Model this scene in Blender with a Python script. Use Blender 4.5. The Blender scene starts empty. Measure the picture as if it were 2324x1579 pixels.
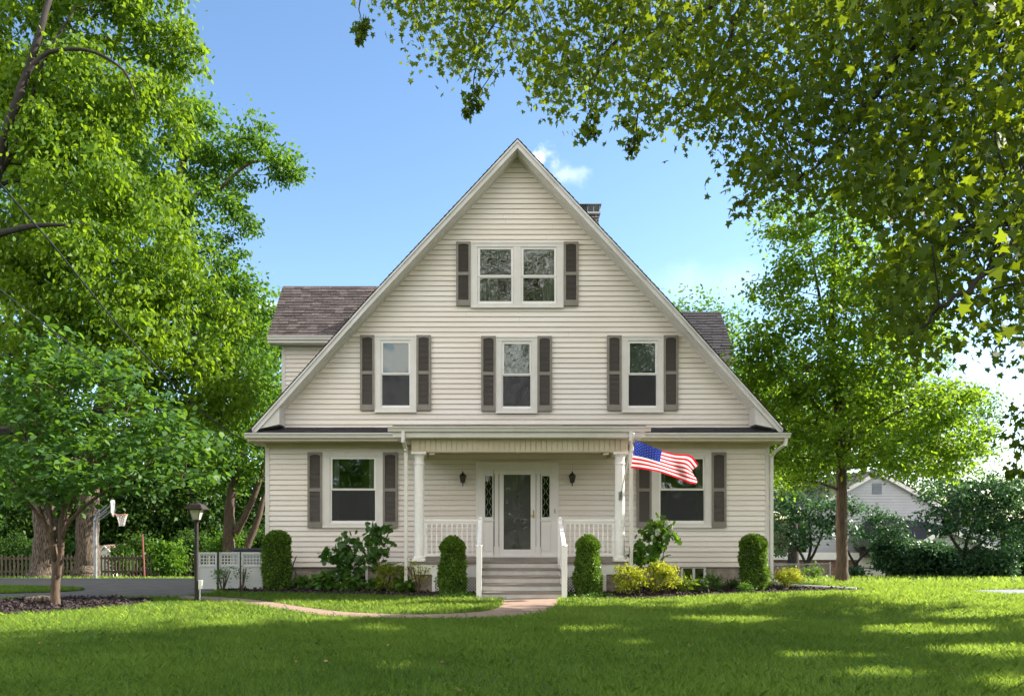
import bpy, math, random
import numpy as np
from math import radians as R, sin, cos, pi
from mathutils import Vector
random.seed(5); rs = np.random.RandomState(11)
sc = bpy.context.scene
col = sc.collection

# ---------------- camera, sky, sun, exposure ----------------
F, CX, CY, CZ = 1748.0, -0.47, -19.0, 1.65      # focal length in reference pixels (2324 wide), camera position
VX, VY = 1130.0, 1178.0
cam = bpy.data.cameras.new('camera'); camo = bpy.data.objects.new('camera', cam); col.objects.link(camo)
cam.sensor_width = 36.0; cam.lens = 36.0*F/2324.0
cam.shift_x = (1162.0-VX)/2324.0; cam.shift_y = (VY-789.5)/2324.0
cam.clip_start = 0.05; cam.clip_end = 2000
camo.location = (CX, CY, CZ); camo.rotation_euler = (R(90), 0, 0)
sc.camera = camo
SUN_A, SUN_E = -15.0, 32.5       # degrees in front of the facade plane (from the right; negative: behind it), elevation
sv = Vector((cos(R(SUN_E))*cos(R(SUN_A)), -cos(R(SUN_E))*sin(R(SUN_A)), sin(R(SUN_E))))
sl = bpy.data.lights.new('sun', 'SUN'); so = bpy.data.objects.new('sun', sl); col.objects.link(so)
sl.energy = 5.0; sl.angle = R(0.55); sl.color = (1.0, 0.94, 0.83)
so.rotation_euler = (-sv).to_track_quat('-Z', 'Y').to_euler(); so.location = (40, 10, 30)
w = bpy.data.worlds.new('World'); sc.world = w; w.use_nodes = True
nt = w.node_tree; nt.nodes.clear()
def N(t, ty, **k):
    n = t.nodes.new(ty)
    for a, b in k.items(): setattr(n, a, b)
    return n
wo = N(nt, 'ShaderNodeOutputWorld'); bg = N(nt, 'ShaderNodeBackground'); sky = N(nt, 'ShaderNodeTexSky')
sky.sky_type = 'NISHITA'; sky.sun_disc = False; sky.sun_elevation = R(SUN_E); sky.sun_rotation = R(90+SUN_A)
sky.air_density = 1.0; sky.dust_density = 0.25; sky.ozone_density = 2.0
bg.inputs['Strength'].default_value = 0.15
hs = N(nt, 'ShaderNodeHueSaturation'); hs.inputs['Saturation'].default_value = 1.06; hs.inputs['Hue'].default_value = 0.499; hs.inputs['Value'].default_value = 0.72
nt.links.new(sky.outputs[0], hs.inputs['Color'])
# fair weather clouds: soft noise puffs near given directions of the sky
tc = N(nt, 'ShaderNodeTexCoord')
def cloud(prev, d, size, seed, stren, squash=1.0):
    d = Vector(d).normalized()
    sub = N(nt, 'ShaderNodeVectorMath', operation='SUBTRACT'); sub.inputs[1].default_value = d
    nt.links.new(tc.outputs['Generated'], sub.inputs[0])
    sca = N(nt, 'ShaderNodeVectorMath', operation='MULTIPLY'); sca.inputs[1].default_value = (1/size, 1/size, 1/(size*squash))
    nt.links.new(sub.outputs[0], sca.inputs[0])
    ln = N(nt, 'ShaderNodeVectorMath', operation='LENGTH'); nt.links.new(sca.outputs[0], ln.inputs[0])
    noi = N(nt, 'ShaderNodeTexNoise'); noi.inputs['Scale'].default_value = 1.3/size*1.0; noi.inputs['Detail'].default_value = 7
    noi.inputs['Roughness'].default_value = 0.55
    ad = N(nt, 'ShaderNodeVectorMath', operation='ADD'); ad.inputs[1].default_value = (seed, seed*2, 0)
    nt.links.new(tc.outputs['Generated'], ad.inputs[0]); nt.links.new(ad.outputs[0], noi.inputs['Vector'])
    m = N(nt, 'ShaderNodeMath', operation='MULTIPLY_ADD'); m.inputs[1].default_value = -1.0; nt.links.new(ln.outputs['Value'], m.inputs[0])
    m2 = N(nt, 'ShaderNodeMath', operation='MULTIPLY_ADD'); m2.inputs[1].default_value = 2.4; m2.inputs[2].default_value = -0.45
    nt.links.new(noi.outputs['Fac'], m2.inputs[0]); nt.links.new(m2.outputs[0], m.inputs[2])
    rmp = N(nt, 'ShaderNodeMapRange'); rmp.interpolation_type = 'SMOOTHSTEP'
    rmp.inputs['From Min'].default_value = 0.0; rmp.inputs['From Max'].default_value = 0.95
    rmp.inputs['To Max'].default_value = stren
    nt.links.new(m.outputs[0], rmp.inputs['Value'])
    mx = N(nt, 'ShaderNodeMix', data_type='RGBA'); mx.inputs['B'].default_value = (5.6, 5.5, 5.6, 1)
    nt.links.new(rmp.outputs[0], mx.inputs['Factor']); nt.links.new(prev, mx.inputs['A'])
    return mx.outputs['Result']
def pdir(px, py): return ((px-VX)/F, 1.0, (VY-py)/F)
c = cloud(hs.outputs[0], pdir(1228, 362), 0.032, 3.3, 0.75, 0.7)
c = cloud(c, pdir(1285, 400), 0.036, 7.1, 0.25, 0.7)
c = cloud(c, pdir(600, 690), 0.05, 1.7, 0.7, 0.5)
c = cloud(c, pdir(1660, 640), 0.16, 9.2, 0.15, 0.3)
# added bank of bright cloud behind the camera, a fill for the shaded facade
noi = N(nt, 'ShaderNodeTexNoise'); noi.inputs['Scale'].default_value = 2.6; noi.inputs['Detail'].default_value = 8; noi.inputs['Roughness'].default_value = .5
nt.links.new(tc.outputs['Generated'], noi.inputs['Vector'])
sx_ = N(nt, 'ShaderNodeSeparateXYZ'); nt.links.new(tc.outputs['Generated'], sx_.inputs[0])
m1 = N(nt, 'ShaderNodeMapRange'); m1.interpolation_type = 'SMOOTHSTEP'; m1.inputs['From Min'].default_value = .36; m1.inputs['From Max'].default_value = .50
nt.links.new(noi.outputs['Fac'], m1.inputs['Value'])
m2 = N(nt, 'ShaderNodeMapRange'); m2.interpolation_type = 'SMOOTHSTEP'; m2.inputs['From Min'].default_value = -.05; m2.inputs['From Max'].default_value = -.35
nt.links.new(sx_.outputs[1], m2.inputs['Value'])
m3 = N(nt, 'ShaderNodeMath', operation='MULTIPLY'); nt.links.new(m1.outputs[0], m3.inputs[0]); nt.links.new(m2.outputs[0], m3.inputs[1])
mxc = N(nt, 'ShaderNodeMix', data_type='RGBA'); mxc.inputs['B'].default_value = (5.5, 5.35, 5.15, 1); nt.links.new(m3.outputs[0], mxc.inputs['Factor']); nt.links.new(c, mxc.inputs['A']); c = mxc.outputs['Result']
nt.links.new(c, bg.inputs['Color']); nt.links.new(bg.outputs[0], wo.inputs['Surface'])
sc.view_settings.view_transform = 'Standard'; sc.view_settings.look = 'None'
sc.view_settings.exposure = 1.45; sc.view_settings.gamma = 1.0
sc.cycles.max_bounces = 8; sc.cycles.diffuse_bounces = 4; sc.cycles.glossy_bounces = 4
sc.cycles.transmission_bounces = 4; sc.cycles.transparent_max_bounces = 12
sc.cycles.caustics_reflective = False; sc.cycles.caustics_refractive = False

# ---------------- helpers ----------------
def at(px, py, Y):
    d = Y-CY
    return Vector((CX+(px-VX)/F*d, Y, CZ+(VY-py)/F*d))
def terr(x, y):
    x = np.asarray(x, float); y = np.asarray(y, float)
    t = np.clip(y-0.5, 0, 42)
    z = -0.077*(t - 2.0*(1-np.exp(-t/2.0)))
    z = z + 0.02*np.sin(x*0.6+1)*np.sin(y*0.5)*np.clip((-y-3.5)/3, 0, 1)
    return z
def gnd(px, py):                    # point on the flat front lawn seen at a reference pixel
    d = CZ*F/(py-VY); return (CX+(px-VX)/F*d, CY+d)
def tag(o, label=None, cat=None, group=None, kind=None):
    if label: o['label'] = label
    if cat: o['category'] = cat
    if group: o['group'] = group
    if kind: o['kind'] = kind
    return o
def thing(name, label, cat, loc=(0, 0, 0), group=None):
    o = bpy.data.objects.new(name, None); o.empty_display_size = 0.2; o.location = loc; col.objects.link(o)
    return tag(o, label, cat, group)
def link(me, name, parent=None):
    o = bpy.data.objects.new(name, me); col.objects.link(o)
    if parent is not None:
        o.parent = parent
        if parent.type == 'EMPTY': o.location = -parent.location
    return o
class MB:
    def __init__(s): s.v = []; s.f = []; s.m = []; s.a = []
    def add(s, vs, fs, m=0, a=0.5):
        b = len(s.v); s.v += [tuple(v) for v in vs]
        for f in fs: s.f.append([b+i for i in f]); s.m.append(m); s.a.append(a)
        return s
    def box(s, x0, x1, y0, y1, z0, z1, m=0, a=0.5):
        if x0 > x1: x0, x1 = x1, x0
        if y0 > y1: y0, y1 = y1, y0
        if z0 > z1: z0, z1 = z1, z0
        return s.add([(x0,y0,z0),(x1,y0,z0),(x1,y1,z0),(x0,y1,z0),(x0,y0,z1),(x1,y0,z1),(x1,y1,z1),(x0,y1,z1)],
              [(0,3,2,1),(4,5,6,7),(0,1,5,4),(1,2,6,5),(2,3,7,6),(3,0,4,7)], m, a)
    def prism(s, poly, y0, y1, m=0, a=0.5):            # polygon in (x,z), extruded along y
        n = len(poly)
        vs = [(p[0], y0, p[1]) for p in poly]+[(p[0], y1, p[1]) for p in poly]
        return s.add(vs, [tuple(range(n)), tuple(range(2*n-1, n-1, -1))]+[((i+1) % n, i, n+i, n+(i+1) % n) for i in range(n)], m, a)
    def prismx(s, poly, x0, x1, m=0, a=0.5):           # polygon in (y,z), extruded along x
        n = len(poly)
        vs = [(x0, p[0], p[1]) for p in poly]+[(x1, p[0], p[1]) for p in poly]
        return s.add(vs, [tuple(range(n)), tuple(range(2*n-1, n-1, -1))]+[((i+1) % n, i, n+i, n+(i+1) % n) for i in range(n)], m, a)
    def prismz(s, poly, z0, z1, m=0, a=0.5):           # polygon in (x,y), extruded along z
        n = len(poly)
        vs = [(p[0], p[1], z0) for p in poly]+[(p[0], p[1], z1) for p in poly]
        return s.add(vs, [tuple(range(n)), tuple(range(2*n-1, n-1, -1))]+[((i+1) % n, i, n+i, n+(i+1) % n) for i in range(n)], m, a)
    def bar(s, p, q, w, h=None, m=0, a=0.5):           # square bar between two points
        p = Vector(p); q = Vector(q); d = (q-p).normalized(); h = h or w
        up = Vector((0, 0, 1)) if abs(d.z) < .95 else Vector((0, 1, 0))
        sd = d.cross(up).normalized()*w/2; u = sd.cross(d).normalized()*h/2
        vs = [p-sd-u, p+sd-u, p+sd+u, p-sd+u, q-sd-u, q+sd-u, q+sd+u, q-sd+u]
        return s.add(vs, [(0,3,2,1),(4,5,6,7),(0,1,5,4),(1,2,6,5),(2,3,7,6),(3,0,4,7)], m, a)
    def tube(s, pts, rad, n=8, m=0, a=0.5, cap=True):
        pts = [Vector(p) for p in pts]
        if not hasattr(rad, '__len__'): rad = [rad]*len(pts)
        b = len(s.v); prev = None
        for i, p in enumerate(pts):
            d = (pts[min(i+1, len(pts)-1)]-pts[max(i-1, 0)]); d = d.normalized() if d.length > 1e-9 else Vector((0, 0, 1))
            if prev is None: prev = d.orthogonal().normalized()
            prev = prev-d*prev.dot(d); prev = prev.normalized() if prev.length > 1e-6 else d.orthogonal().normalized()
            o = d.cross(prev)
            for k in range(n):
                t = 2*pi*k/n; q = p+(prev*cos(t)+o*sin(t))*rad[i]; s.v.append(tuple(q))
        for i in range(len(pts)-1):
            for k in range(n):
                k2 = (k+1) % n
                s.f.append([b+i*n+k, b+i*n+k2, b+(i+1)*n+k2, b+(i+1)*n+k]); s.m.append(m); s.a.append(a)
        if cap:
            s.f.append([b+k for k in range(n-1, -1, -1)]); s.m.append(m); s.a.append(a)
            e = b+(len(pts)-1)*n; s.f.append([e+k for k in range(n)]); s.m.append(m); s.a.append(a)
        return s
    def lathe(s, prof, c=(0, 0, 0), n=20, m=0, a=0.5):  # profile of (r,z)
        b = len(s.v)
        for r, z in prof:
            for k in range(n): s.v.append((c[0]+r*cos(2*pi*k/n), c[1]+r*sin(2*pi*k/n), c[2]+z))
        for i in range(len(prof)-1):
            for k in range(n):
                k2 = (k+1) % n; s.f.append([b+i*n+k, b+i*n+k2, b+(i+1)*n+k2, b+(i+1)*n+k]); s.m.append(m); s.a.append(a)
        s.f.append([b+k for k in range(n-1, -1, -1)]); s.m.append(m); s.a.append(a)
        e = b+(len(prof)-1)*n; s.f.append([e+k for k in range(n)]); s.m.append(m); s.a.append(a)
        return s
    def build(s, name, mats, parent=None, smooth=False, bevel=0):
        me = bpy.data.meshes.new(name); me.from_pydata(s.v, [], s.f)
        if not isinstance(mats, (list, tuple)): mats = [mats]
        for mm in mats: me.materials.append(mm)
        me.polygons.foreach_set('material_index', s.m)
        at_ = me.attributes.new('rnd', 'FLOAT', 'FACE'); at_.data.foreach_set('value', s.a)
        if smooth:
            me.polygons.foreach_set('use_smooth', [True]*len(s.f))
        me.update()
        o = link(me, name, parent)
        if bevel:
            b = o.modifiers.new('bevel', 'BEVEL'); b.width = bevel; b.segments = 2; b.limit_method = 'ANGLE'
        if smooth:
            e = o.modifiers.new('es', 'EDGE_SPLIT'); e.split_angle = R(40)
        return o
def np_mesh(name, V, nf, k, mats, attr=None, parent=None, faces=None):
    """nf faces of k corners each; V is (nf*k,3) unless faces is given"""
    me = bpy.data.meshes.new(name)
    idx = np.arange(nf*k, dtype=np.int32) if faces is None else np.asarray(faces, np.int32).ravel()
    me.vertices.add(len(V)); me.vertices.foreach_set('co', np.asarray(V, np.float32).ravel())
    me.loops.add(len(idx)); me.loops.foreach_set('vertex_index', idx)
    me.polygons.add(nf); me.polygons.foreach_set('loop_start', np.arange(0, nf*k, k, dtype=np.int32))
    try: me.polygons.foreach_set('loop_total', np.full(nf, k, np.int32))
    except Exception: pass
    for m in (mats if isinstance(mats, (list, tuple)) else [mats]): me.materials.append(m)
    if attr is not None:
        a = me.attributes.new('rnd', 'FLOAT', 'FACE'); a.data.foreach_set('value', np.asarray(attr, np.float32))
    me.update(calc_edges=True); me.validate()
    return link(me, name, parent)

# ---------------- materials ----------------
def principled(name):
    m = bpy.data.materials.new(name); m.use_nodes = True; t = m.node_tree
    return m, t, t.nodes['Principled BSDF']
def mat(name, colr, rough=0.6, c2=None, scale=4.0, amt=1.0, bump=0.0, bscale=60.0, metal=0.0, spec=0.5, stretch=(1, 1, 1), detail=5, rnd=0.0, lo=.35, hi=.65):
    m, t, p = principled(name)
    p.inputs['Roughness'].default_value = rough; p.inputs['Metallic'].default_value = metal
    p.inputs['Specular IOR Level'].default_value = spec
    p.inputs['Base Color'].default_value = (*colr, 1)
    co = N(t, 'ShaderNodeTexCoord'); mp = N(t, 'ShaderNodeMapping'); mp.inputs['Scale'].default_value = stretch
    t.links.new(co.outputs['Object'], mp.inputs['Vector'])
    out = None
    if c2:
        n = N(t, 'ShaderNodeTexNoise'); n.inputs['Scale'].default_value = scale; n.inputs['Detail'].default_value = detail
        t.links.new(mp.outputs[0], n.inputs['Vector'])
        r = N(t, 'ShaderNodeMapRange'); r.inputs['From Min'].default_value = lo; r.inputs['From Max'].default_value = hi
        r.inputs['To Max'].default_value = amt
        t.links.new(n.outputs['Fac'], r.inputs['Value'])
        x = N(t, 'ShaderNodeMix', data_type='RGBA'); x.inputs['A'].default_value = (*colr, 1); x.inputs['B'].default_value = (*c2, 1)
        t.links.new(r.outputs[0], x.inputs['Factor']); out = x.outputs['Result']
    if rnd:
        a = N(t, 'ShaderNodeAttribute'); a.attribute_name = 'rnd'
        mr = N(t, 'ShaderNodeMapRange'); mr.inputs['To Min'].default_value = 1-rnd; mr.inputs['To Max'].default_value = 1+rnd
        t.links.new(a.outputs['Fac'], mr.inputs['Value'])
        h = N(t, 'ShaderNodeHueSaturation'); t.links.new(mr.outputs[0], h.inputs['Value'])
        if out: t.links.new(out, h.inputs['Color'])
        else: h.inputs['Color'].default_value = (*colr, 1)
        out = h.outputs[0]
    if out: t.links.new(out, p.inputs['Base Color'])
    if bump:
        n2 = N(t, 'ShaderNodeTexNoise'); n2.inputs['Scale'].default_value = bscale; n2.inputs['Detail'].default_value = 6
        t.links.new(mp.outputs[0], n2.inputs['Vector'])
        b = N(t, 'ShaderNodeBump'); b.inputs['Strength'].default_value = bump; b.inputs['Distance'].default_value = 0.02
        t.links.new(n2.outputs['Fac'], b.inputs['Height']); t.links.new(b.outputs[0], p.inputs['Normal'])
    return m
def leafmat(name, c1, c2, tr1, trans=0.5, rough=0.45, spec=0.35, scale=0.5):
    m = bpy.data.materials.new(name); m.use_nodes = True; t = m.node_tree
    p = t.nodes['Principled BSDF']; out = t.nodes['Material Output']
    a = N(t, 'ShaderNodeAttribute'); a.attribute_name = 'rnd'
    x = N(t, 'ShaderNodeMix', data_type='RGBA'); x.inputs['A'].default_value = (*c1, 1); x.inputs['B'].default_value = (*c2, 1)
    t.links.new(a.outputs['Fac'], x.inputs['Factor']); t.links.new(x.outputs['Result'], p.inputs['Base Color'])
    p.inputs['Roughness'].default_value = rough; p.inputs['Specular IOR Level'].default_value = spec
    tl = N(t, 'ShaderNodeBsdfTranslucent')
    y = N(t, 'ShaderNodeMix', data_type='RGBA'); y.inputs['A'].default_value = (tr1[0]*.6, tr1[1]*.65, tr1[2]*.6, 1); y.inputs['B'].default_value = (*tr1, 1)
    t.links.new(a.outputs['Fac'], y.inputs['Factor']); t.links.new(y.outputs['Result'], tl.inputs['Color'])
    ms = N(t, 'ShaderNodeMixShader'); ms.inputs[0].default_value = trans
    t.links.new(p.outputs[0], ms.inputs[1]); t.links.new(tl.outputs[0], ms.inputs[2]); t.links.new(ms.outputs[0], out.inputs['Surface'])
    return m
def glassmat(name, refl=1.55, add=0.05, wob=0.05, tint=(0.75, 0.8, 0.8)):
    m = bpy.data.materials.new(name); m.use_nodes = True; t = m.node_tree; t.nodes.clear()
    out = N(t, 'ShaderNodeOutputMaterial'); g = N(t, 'ShaderNodeBsdfGlossy'); g.inputs['Roughness'].default_value = 0.0
    tr = N(t, 'ShaderNodeBsdfTransparent'); tr.inputs['Color'].default_value = (*tint, 1)
    fr = N(t, 'ShaderNodeFresnel'); fr.inputs['IOR'].default_value = refl
    ad = N(t, 'ShaderNodeMath', operation='ADD'); ad.inputs[1].default_value = add; ad.use_clamp = True
    t.links.new(fr.outputs[0], ad.inputs[0])
    co = N(t, 'ShaderNodeTexCoord'); n = N(t, 'ShaderNodeTexNoise'); n.inputs['Scale'].default_value = 1.7; n.inputs['Detail'].default_value = 1.5
    t.links.new(co.outputs['Object'], n.inputs['Vector'])
    b = N(t, 'ShaderNodeBump'); b.inputs['Strength'].default_value = 1.0; b.inputs['Distance'].default_value = wob
    t.links.new(n.outputs['Fac'], b.inputs['Height']); t.links.new(b.outputs[0], g.inputs['Normal'])
    ms = N(t, 'ShaderNodeMixShader'); t.links.new(ad.outputs[0], ms.inputs[0]); t.links.new(tr.outputs[0], ms.inputs[1]); t.links.new(g.outputs[0], ms.inputs[2])
    t.links.new(ms.outputs[0], out.inputs['Surface'])
    return m
def brickmat(name, c1, c2, mortar, scale=1.0, bw=0.22, bh=0.075, ms=0.012, axis='xz', bump=0.4, rough=0.8):
    m, t, p = principled(name)
    co = N(t, 'ShaderNodeTexCoord'); se = N(t, 'ShaderNodeSeparateXYZ'); cb = N(t, 'ShaderNodeCombineXYZ')
    t.links.new(co.outputs['Object'], se.inputs[0])
    ad = N(t, 'ShaderNodeMath', operation='ADD'); t.links.new(se.outputs[0], ad.inputs[0]); t.links.new(se.outputs[1], ad.inputs[1])
    t.links.new(ad.outputs[0], cb.inputs[0]); t.links.new(se.outputs[2], cb.inputs[1])
    br = N(t, 'ShaderNodeTexBrick'); br.inputs['Color1'].default_value = (*c1, 1); br.inputs['Color2'].default_value = (*c2, 1)
    br.inputs['Mortar'].default_value = (*mortar, 1); br.inputs['Scale'].default_value = scale
    br.inputs['Brick Width'].default_value = bw; br.inputs['Row Height'].default_value = bh; br.inputs['Mortar Size'].default_value = ms
    no = N(t, 'ShaderNodeTexNoise'); no.inputs['Scale'].default_value = 7; no.inputs['Detail'].default_value = 6
    t.links.new(co.outputs['Object'], no.inputs['Vector'])
    vm = N(t, 'ShaderNodeVectorMath', operation='SCALE'); vm.inputs['Scale'].default_value = bh*0.35
    t.links.new(no.outputs['Color'], vm.inputs[0]); va = N(t, 'ShaderNodeVectorMath', operation='ADD')
    t.links.new(cb.outputs[0], va.inputs[0]); t.links.new(vm.outputs[0], va.inputs[1])
    t.links.new(va.outputs[0], br.inputs['Vector'])
    mx = N(t, 'ShaderNodeMix', data_type='RGBA', blend_type='MULTIPLY'); mx.inputs['Factor'].default_value = 0.7
    cr = N(t, 'ShaderNodeMapRange'); cr.inputs['From Min'].default_value = .3; cr.inputs['From Max'].default_value = .7; cr.inputs['To Min'].default_value = .5; cr.inputs['To Max'].default_value = 1.25
    t.links.new(no.outputs['Fac'], cr.inputs['Value']); t.links.new(br.outputs['Color'], mx.inputs['A']); t.links.new(cr.outputs[0], mx.inputs['B'])
    t.links.new(mx.outputs['Result'], p.inputs['Base Color']); p.inputs['Roughness'].default_value = rough
    b = N(t, 'ShaderNodeBump'); b.inputs['Strength'].default_value = bump; b.inputs['Distance'].default_value = .02
    b.invert = True; t.links.new(br.outputs['Fac'], b.inputs['Height']); t.links.new(b.outputs[0], p.inputs['Normal'])
    return m

SID = mat('cream_siding', (.90, .835, .80), .5, (.85, .755, .68), .8, .9, .05, 90, stretch=(.5, .5, 1.2), rnd=.05)
GRIME_SHADOW = mat('siding_grime_shadow', (.54, .45, .36), .7, (.70, .62, .53), 2.3, .8)  # brown dirt and painted lap shadow in one colour; also darkens the beam grooves
GRIME_SHADOW2 = mat('neighbour_grime_shadow', (.34, .34, .36), .7)  # grey line painting the lap shadow and grime on the neighbour's boards
TRIM = mat('painted_trim', (.80, .76, .74), .45, (.70, .66, .61), 3.0, .6, .05, 40)
RAKE = mat('rake_board_paint', (.72, .69, .69), .5, (.56, .54, .50), 2.2, .8, .06, 30)
WHITE = mat('white_paint', (.91, .875, .86), .4, (.84, .80, .77), 3.0, .5, .04, 40)
SOFF = mat('tan_soffit', (.66, .58, .44), .6, (.56, .48, .35), 2.0, .7, .04, 50)
SHUT = mat('grey_brown_shutter', (.27, .24, .21), .55, (.215, .19, .165), 6, .7, .08, 60)
SLAT = mat('dark_louvre', (.16, .14, .13), .55)
DECK = mat('taupe_deck_paint', (.27, .225, .20), .5, (.20, .165, .15), 5, .7, .08, 40)
STEP = mat('grey_stair_paint', (.62, .59, .56), .5, (.50, .47, .44), 4, .7, .05, 50)
SHING = mat('brown_asphalt_shingle', (.125, .098, .092), .9, (.07, .055, .055), 14, .8, .5, 220, rnd=.42)
SHINGD = mat('dark_asphalt_shingle', (.043, .038, .046), .9, (.03, .027, .034), 9, .8, .5, 220, rnd=.35)
STONE = brickmat('foundation_stone', (.30, .235, .19), (.40, .335, .28), (.34, .30, .26), 1.0, .46, .2, .02, bump=.6)
BRICKD = brickmat('dark_chimney_brick', (.055, .04, .04), (.10, .06, .055), (.42, .40, .37), 1.0, .22, .078, .012)
BRICKR = brickmat('red_brick', (.20, .075, .055), (.27, .11, .075), (.32, .27, .24), 1.0, .22, .078, .012)
BLACK = mat('black_metal', (.02, .02, .022), .4, spec=.5)
BROWNM = mat('dark_brown_metal', (.03, .023, .023), .6, (.05, .038, .034), 12, .6, spec=.3)
GREYM = mat('galvanised_metal', (.38, .40, .42), .4, (.25, .26, .28), 6, .6, metal=.6)
BRASS = mat('brass', (.55, .38, .12), .3, metal=1.0)
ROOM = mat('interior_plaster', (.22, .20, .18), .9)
SHADE = mat('roller_shade', (.62, .66, .56), .8)
SHADED = mat('grey_blind', (.30, .27, .27), .8)
CURT = mat('curtain_cloth', (.60, .55, .46), .9)
GLASS = glassmat('window_glass', 1.6, .05, .03)
GLASSL = glassmat('leaded_glass', 1.5, .03, .02, (.25, .28, .25))
SCREEN = bpy.data.materials.new('insect_screen'); SCREEN.use_nodes = True
_t = SCREEN.node_tree; _p = _t.nodes['Principled BSDF']; _p.inputs['Base Color'].default_value = (.055, .055, .06, 1); _p.inputs['Roughness'].default_value = .8; _p.inputs['Alpha'].default_value = .42
ASPH = mat('asphalt_drive', (.125, .108, .098), .85, (.18, .155, .14), 3, .8, .5, 150)
CONC = mat('pale_drive', (.26, .27, .30), .85, (.20, .20, .23), 3, .8, .3, 120)
PATHM = mat('pink_aggregate', (.40, .275, .205), .85, (.24, .16, .12), 120, .9, .5, 160, detail=3)
MULCH = mat('mulch', (.030, .020, .022), .95, (.06, .042, .038), 40, .8, 1.0, 45)
SOIL = mat('lawn_soil', (.035, .065, .018), .95, (.075, .085, .035), 1.2, .8, .6, 30)
BARK = mat('furrowed_bark', (.19, .14, .10), .9, (.035, .027, .022), 17, 1.0, 2.5, 20, stretch=(1.6, 1.6, .28), lo=.4, hi=.6)
BARKG = mat('smooth_brown_bark', (.135, .088, .058), .85, (.045, .03, .022), 16, .9, .9, 30, stretch=(1.5, 1.5, .22))
BARKD = mat('dark_bark', (.034, .027, .023), .9, (.018, .014, .012), 8, .8, .6, 25, stretch=(1, 1, .4))
WOOD = mat('weathered_wood', (.135, .10, .07), .85, (.075, .058, .043), 6, .8, .4, 40, stretch=(3, 3, .5), rnd=.2)
PLAST = mat('white_screen_vinyl', (.62, .63, .64), .5, (.50, .52, .52), 3, .5)
FROST = mat('frosted_lamp_glass', (.62, .60, .52), .25, (.45, .42, .36), 6, .7)

# ---------------- foliage ----------------
TPL = {
 'oval': [(0, 0, 0), (.3, .26, .05), (.68, .22, .03), (1, 0, -.08), (.68, -.22, .03), (.3, -.26, .05)],
 'lance': [(0, 0, 0), (.25, .13, .03), (.6, .11, .0), (1, 0, -.16), (.6, -.11, .0), (.25, -.13, .03)],
 'dia': [(0, 0, 0), (.45, .3, .05), (1, 0, -.06), (.45, -.3, .05)],
 'heart': [(0, 0, 0), (.05, .33, .05), (.4, .45, .04), (.75, .27, 0), (1.03, 0, -.12), (.75, -.27, 0), (.4, -.45, .04), (.05, -.33, .05)],
 'star': [(0, 0, 0), (.02, .22, .0), (-.12, .50, -.05), (.28, .32, .02), (.50, .58, -.08), (.56, .25, .02), (1.05, 0, -.12),
          (.56, -.25, .02), (.50, -.58, -.08), (.28, -.32, .02), (-.12, -.50, -.05), (.02, -.22, 0)],
 'lobed': [(0, 0, 0), (.05, .3, .03), (.3, .22, .02), (.38, .5, -.04), (.62, .22, 0), (.82, .3, -.06), (1.05, 0, -.12),
           (.82, -.3, -.06), (.62, -.22, 0), (.38, -.5, -.04), (.3, -.22, .02), (.05, -.3, .03)],
 'petal': [(-.5, -.5, 0), (.5, -.5, .1), (.5, .5, 0), (-.5, .5, .1)],
}
def leaves(P, size, kind, up=1.0, spread=.8, droop=.3, out=None, attr=None, svar=.3):
    """P (n,3) leaf positions -> vertices (n,k,3)"""
    n = len(P); T = np.array(TPL[kind]); k = len(T)
    nn = rs.normal(size=(n, 3))*spread; nn[:, 2] += up
    nn /= np.linalg.norm(nn, axis=1)[:, None]+1e-9
    d = rs.normal(size=(n, 3)); d[:, 2] -= droop*1.5
    if out is not None: d += out*1.2
    d -= nn*(d*nn).sum(1)[:, None]; d /= np.linalg.norm(d, axis=1)[:, None]+1e-9
    d[:, 2] -= droop*rs.rand(n); d /= np.linalg.norm(d, axis=1)[:, None]
    s = np.cross(nn, d); s /= np.linalg.norm(s, axis=1)[:, None]+1e-9
    u = np.cross(d, s)
    sz = size*(1+svar*(rs.rand(n)*2-1))
    V = P[:, None, :]+sz[:, None, None]*(T[None, :, 0, None]*d[:, None, :]+T[None, :, 1, None]*s[:, None, :]+T[None, :, 2, None]*u[:, None, :])
    return V.reshape(-1, 3), k
def cloud_pts(clumps, dens, per, rc, flat=.55, hollow=.45, rough=.35):
    """clumps of ellipsoids -> cluster centres and leaf positions"""
    C = []; 
    for (x, y, z, rx, ry, rz) in clumps:
        area = (rx*rz+ry*rz+rx*ry)*4.19
        n = max(4, int(dens*area))
        v = rs.normal(size=(n, 3)); v /= np.linalg.norm(v, axis=1)[:, None]
        ph = rs.rand(6)*6.28
        bumps = 1+rough*(.5*np.sin(3*v[:, 0]+ph[0])*np.sin(4*v[:, 2]+ph[1])+.5*np.sin(7*v[:, 0]+ph[2])*np.sin(6*v[:, 1]+ph[3])*np.sin(5*v[:, 2]+ph[4]))
        r = (hollow+(1-hollow)*np.sqrt(rs.rand(n)))*bumps
        C.append(np.c_[x+v[:, 0]*rx*r, y+v[:, 1]*ry*r, z+v[:, 2]*rz*r])
    C = np.concatenate(C); nc = len(C)
    pern = np.maximum(3, (per*(.5+rs.rand(nc))).astype(int))
    idx = np.repeat(np.arange(nc), pern)
    rcc = rc*(.6+.8*rs.rand(nc))
    g = rs.normal(size=(len(idx), 3))*.55; g *= rcc[idx][:, None]; g[:, 2] *= flat
    P = C[idx]+g
    crnd = rs.rand(nc)
    a = np.clip(.55*crnd[idx]+.45*rs.rand(len(idx)), 0, 1)
    out = g/(np.linalg.norm(g, axis=1)[:, None]+1e-6)
    return C, P, a, out, idx
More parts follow.
